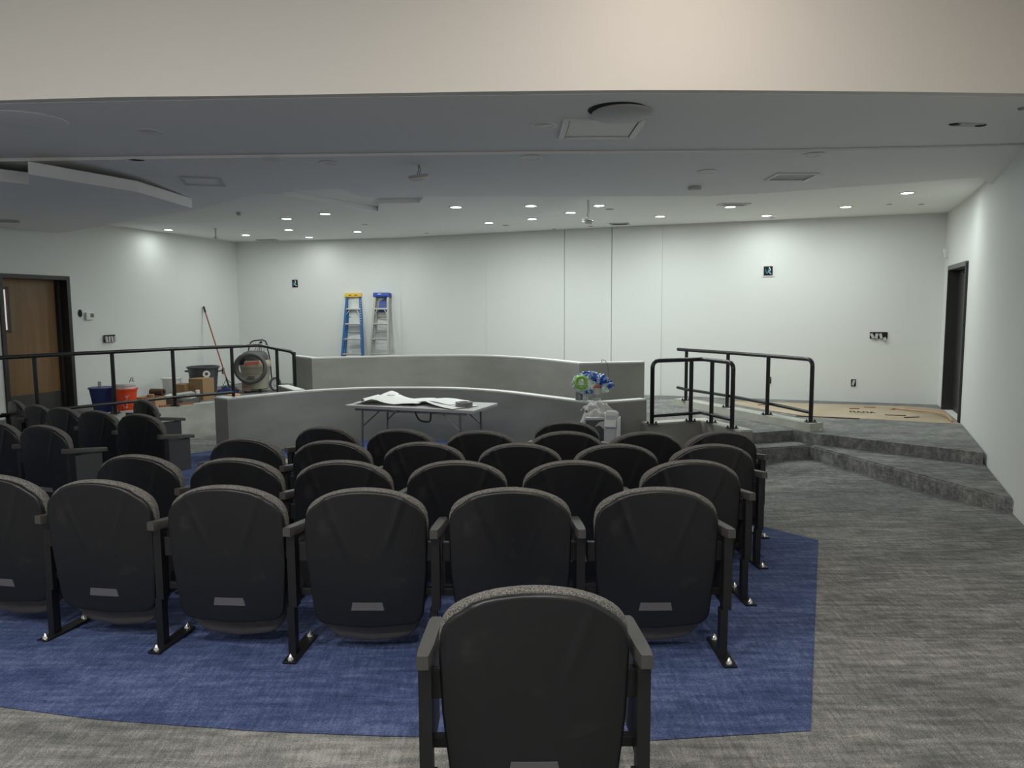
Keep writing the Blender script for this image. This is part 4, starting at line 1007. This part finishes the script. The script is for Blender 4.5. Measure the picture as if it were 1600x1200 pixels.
bm = BM(); bbox_(bm, (0, 0, 0.065), (0.40, 0.28, 0.13), 0.006); o = obj('plastic_case', bm, 'hose', None, 40); o.location = (-5.80, 12.25, Z0); o.rotation_euler = (0, 0, R(-12)); tag(o, 'flat dark case under the brown roll', 'case')
for i, (x, y, w_, h_, a, z, m, lab) in enumerate([(-5.36, 12.05, 0.5, 0.35, -20, 0.0, 'dmetal', 'dark shallow case at the bottom of the paper heap'), (-5.34, 12.08, 0.42, 0.28, 5, 0.035, 'paper', 'white bound papers leaning on the heap beside the boxes'),
                                              (-5.28, 12.06, 0.30, 0.24, 35, 0.075, 'lgrey', 'grey folder on top of the paper heap')]):
    bm = BM(); bbox_(bm, (0, 0, [0.055, 0.02, 0.02][i]), (w_, h_, [0.11, 0.03, 0.03][i]), 0.004, Matrix.Rotation(R([0, 4, -5][i]), 3, 'Y')); o = obj('paper_stack', bm, m); o.location = (x, y, Z0 + [0, 0.115, 0.155][i]); o.rotation_euler = (0, 0, R(a)); tag(o, lab, 'papers')
bm = BM(); box(bm, (0, 0, 0.012), (0.50, 0.05, 0.024)); o = obj('timber_offcut', bm, 'terr'); o.location = (-5.00, 11.17, 0.2); o.rotation_euler = (0, 0, R(48)); tag(o, 'reddish timber offcut lying on the left curb between two railing posts', 'timber')
# cardboard boxes
def carton(x, y, w_, d_, h_, a, label, open_=False):
    o = thing('cardboard_box', (x, y, Z0), R(a), label, 'box')
    bm = BM(); bbox_(bm, (0, 0, h_ / 2), (w_, d_, h_), 0.004); obj('body', bm, 'card', o)
    for s in (-1, 1):
        bm = BM(); box(bm, (0, s * d_ / 4, h_ + 0.003), (w_, d_ / 2 - 0.004, 0.004)); obj('flap', bm, 'card', o)
    bm = BM(); box(bm, (0, 0, h_ + 0.006), (w_ * 0.98, 0.045, 0.002)); obj('tape', bm, 'cardd', o)
carton(-5.28, 12.78, 0.29, 0.28, 0.36, -18, 'larger cardboard box in front of the dark grey trash can')
carton(-5.56, 12.74, 0.20, 0.24, 0.27, -12, 'smaller cardboard box beside the larger one, left')
o = thing('spray_bottle', (-5.16, 12.32, Z0), 0, 'small grey-green canister with a white cap before the cardboard box', 'can')
bm = BM(); lathe(bm, [(0.035, 0), (0.035, 0.14), (0.03, 0.15)], (0, 0, 0), 16); obj('body', bm, 'hose', o, 40)
bm = BM(); lathe(bm, [(0.033, 0.15), (0.033, 0.21), (0.0, 0.215)], (0, 0, 0), 16); obj('lid', bm, 'white', o, 40)
# trash can
o = thing('trash_can', (-5.43, 13.25, Z0), 0, 'large dark grey trash can with a white round sticker', 'bin')
bm = BM(); lathe(bm, [(0.20, 0), (0.25, 0.50), (0.272, 0.50), (0.275, 0.53), (0.25, 0.535), (0.19, 0.03), (0, 0.03)], (0, 0, 0), 32); obj('body', bm, 'trash', o, 40)
for s in (-1, 1):
    bm = BM(); tube(bm, [(s * 0.25, -0.05, 0.44), (s * 0.30, -0.05, 0.45), (s * 0.30, 0.05, 0.45), (s * 0.25, 0.05, 0.44)], 0.012, 8); obj('handle', bm, 'trash', o, 40)
bm = BM(); rr_ = Matrix.Rotation(R(33), 3, 'Z') @ Matrix.Rotation(R(90 + 5), 3, 'X')
lathe(bm, [(0.0, 0.0), (0.062, 0.0), (0.062, 0.004), (0, 0.004)], Vector((0.253 * math.sin(R(33)), -0.253 * math.cos(R(33)), 0.41)), 20, rot=rr_); st = obj('sticker', bm, 'paper', o)
bm = BM(); lathe(bm, [(0.0, 0.0), (0.028, 0.0), (0.028, 0.006), (0, 0.006)], Vector((0.253 * math.sin(R(33)), -0.253 * math.cos(R(33)), 0.415)), 14, rot=rr_); obj('sticker_print', bm, 'ink', st)
# broom leaning on the left wall
o = thing('broom', (-5.30, 14.10, Z0), 0, 'long brown-handled broom leaning on the left wall behind the trash can', 'broom')
top = Vector((-5.93 + 5.30, 14.62 - 14.10, 1.58)); foot = Vector((0.0, 0, 0.04))
bm = BM(); tube(bm, [foot.lerp(top, 0.06), foot.lerp(top, 0.5), foot.lerp(top, 0.94)], 0.013, 8); obj('handle', bm, 'pole', o, 40)
bm = BM(); tube(bm, [foot.lerp(top, 0.93), foot.lerp(top, 1.0)], 0.019, 8); obj('grip', bm, 'steel', o, 40)
bm = BM(); tube(bm, [foot.lerp(top, 0.0), foot.lerp(top, 0.13)], 0.017, 8)
tube(bm, [foot.lerp(top, 0.12), Vector((-0.15, -0.03, 0.03))], 0.005, 6); tube(bm, [foot.lerp(top, 0.12), Vector((0.14, 0.03, 0.03))], 0.005, 6); obj('head_bracket', bm, 'steel', o, 40)
bm = BM(); bbox_(bm, (0, 0, 0.02), (0.36, 0.05, 0.035), 0.006); obj('head', bm, 'red', o)
# navy cloth over a tray and a round orange-tan lid
bm = BM(); n = 14
gg = [[bm.verts.new(((i / n - .5) * 0.46, (j / n - .5) * 0.32, 0.10 + 0.045 * math.sin(i * .8) * math.cos(j * .6) + 0.03 * i / n - 0.10 * (max(abs(i / n - .5), abs(j / n - .5)) * 2) ** 4)) for i in range(n + 1)] for j in range(n + 1)]
lo = [[bm.verts.new((v.co.x * 0.99, v.co.y * 0.99, 0.0)) for v in r_] for r_ in gg]
for j in range(n):
    for i in range(n): bm.faces.new((gg[j][i], gg[j][i + 1], gg[j + 1][i + 1], gg[j + 1][i])); bm.faces.new((lo[j][i], lo[j + 1][i], lo[j + 1][i + 1], lo[j][i + 1]))
for i in range(n):
    for a_, b_ in (((0, i), (0, i + 1)), ((n, i), (n, i + 1)), ((i, 0), (i + 1, 0)), ((i, n), (i + 1, n))):
        bm.faces.new((gg[a_[0]][a_[1]], gg[b_[0]][b_[1]], lo[b_[0]][b_[1]], lo[a_[0]][a_[1]]))
o = obj('cloth', bm, 'bluec', None, 60); o.location = (-5.16, 13.62, Z0); o.scale = (0.72, 0.72, 1.0); tag(o, 'crumpled navy cloth between trash can and vacuum', 'cloth')
bm = BM(); lathe(bm, [(0.12, 0), (0.12, 0.03), (0.10, 0.045), (0, 0.05)], (0, 0, 0), 20); o = obj('round_tray', bm, 'wood', None, 40); o.location = (-4.90, 13.2, Z0); tag(o, 'round tan disc lying before the navy cloth', 'tray')
# shop vacuum
o = thing('shop_vacuum', (-4.74, 13.97, Z0), R(4), 'large beige wheeled shop vacuum with a black coiled hose', 'vacuum cleaner')
bm = BM(); lathe(bm, [(0.20, 0.05), (0.235, 0.07), (0.25, 0.30), (0.265, 0.46), (0.275, 0.47), (0.275, 0.50)], (-0.02, 0, 0), 32); obj('tank', bm, 'tank', o, 40)
bm = BM(); lathe(bm, [(0.262, 0.355), (0.266, 0.36), (0.262, 0.365)], (-0.02, 0, 0), 32); obj('seam', bm, 'tankd', o)
bm = BM(); bbox_(bm, (-0.13, -0.225, 0.13), (0.16, 0.05, 0.20), 0.02); obj('drain_panel', bm, 'tankd', o, 40)
bm = BM(); lathe(bm, [(0.278, 0.50), (0.27, 0.57), (0.24, 0.60)], (-0.02, 0, 0), 32); obj('collar', bm, 'kraft', o, 40)
bm = BM(); bbox_(bm, (0.0, -0.262, 0.545), (0.24, 0.03, 0.05), 0.01, Matrix.Rotation(R(-8), 3, 'Y')); obj('red_latch', bm, 'red', o, 40)
bm = BM(); lathe(bm, [(0.25, 0.58), (0.24, 0.66), (0.20, 0.73), (0.12, 0.76), (0, 0.765)], (-0.02, 0, 0), 28); obj('motor_head', bm, 'hose', o, 40)
bm = BM(); bbox_(bm, (-0.20, -0.18, 0.58), (0.13, 0.12, 0.13), 0.03); obj('hose_inlet', bm, 'steel', o, 40)
bm = BM(); cp = [(-0.02 + 0.265 * math.cos(t), -0.33 + 0.02 * math.sin(2 * t), 0.46 + 0.255 * math.sin(t)) for t in [R(10 * k) for k in range(36)]]
tube(bm, cp, [0.036 + 0.003 * (k % 2) for k in range(36)], 10, closed=True)
cp2 = [(-0.02 + 0.245 * math.cos(t), -0.30, 0.47 + 0.24 * math.sin(t)) for t in [R(60 + 10 * k) for k in range(20)]]
tube(bm, cp2, 0.033, 10); obj('hose', bm, 'hose', o, 50)
bm = BM()
tube(bm, round_path([(-0.20, 0.20, 0.10), (-0.20, 0.20, 0.70), (-0.15, 0.24, 0.93), (0.05, 0.24, 0.95), (0.13, 0.22, 0.93), (0.20, 0.20, 0.62), (0.24, 0.16, 0.12)], 0.08), 0.012, 8); tube(bm, [(0.07, 0.24, 0.95), (0.16, 0.1, 0.93), (0.23, -0.05, 0.86)], 0.014, 8)
obj('push_handle', bm, 'steel', o, 50)
bm = BM()
for k in range(3): tube(bm, catmull([(-0.10 + .05 * k, 0.20, 0.66), (-0.05 + .04 * k, 0.2, 0.80), (0.05, 0.22, 0.93), (0.02 + .04 * k, 0.2, 0.80), (-0.02 + .06 * k, 0.16, 0.68)], 5), 0.005, 6)
obj('power_cord', bm, 'steel', o, 50)
for s in (1,):
    rt = Matrix.Rotation(R(72), 3, 'Z') @ Matrix.Rotation(R(90), 3, 'X')
    rt = Matrix.Rotation(R(18), 3, 'Z') @ Matrix.Rotation(R(90), 3, 'X')
    bm = BM(); tube(bm, [Vector((0.33, 0.02, 0.135)) + rt @ Vector((0.115 * math.cos(t) * 0.75, 0.115 * math.sin(t), 0)) for t in [R(15 * k) for k in range(24)]], 0.022, 8, closed=True); wh = obj('wheel', bm, 'hose', o, 50)
    bm = BM(); lathe(bm, [(0.0, -0.01), (0.10, -0.006), (0.10, 0.006), (0.085, 0.008), (0.08, 0.0), (0.03, 0.0), (0.025, 0.02), (0, 0.022)], Vector((0.33, 0.02, 0.135)), 24, sx=0.75, rot=rt); obj('hub', bm, 'lgrey', wh, 40)
bm = BM(); tube(bm, [(0.0, 0.06, 0.10), (0.33, 0.04, 0.13)], 0.015, 8); obj('axle', bm, 'steel', o)
for sx, sy in ((-0.17, -0.16), (0.10, -0.19), (-0.2, 0.15)):
    bm = BM(); lathe(bm, [(0.0, -0.02), (0.03, -0.018), (0.03, 0.018), (0, 0.02)], Vector((sx, sy, 0.03)), 12, rot=Matrix.Rotation(R(90), 3, 'X')); box(bm, (sx, sy, 0.06), (0.05, 0.05, 0.02)); obj('caster', bm, 'steel', o, 40)
bm = BM()
for cx_ in (-0.06, 0.0):
    tube(bm, [(cx_ + 0.024 * math.cos(t), -0.262, 0.28 + 0.026 * math.sin(t)) for t in [R(30 * k) for k in range(12)]], 0.0045, 5, closed=True)
obj('emblem', bm, 'steel', o)
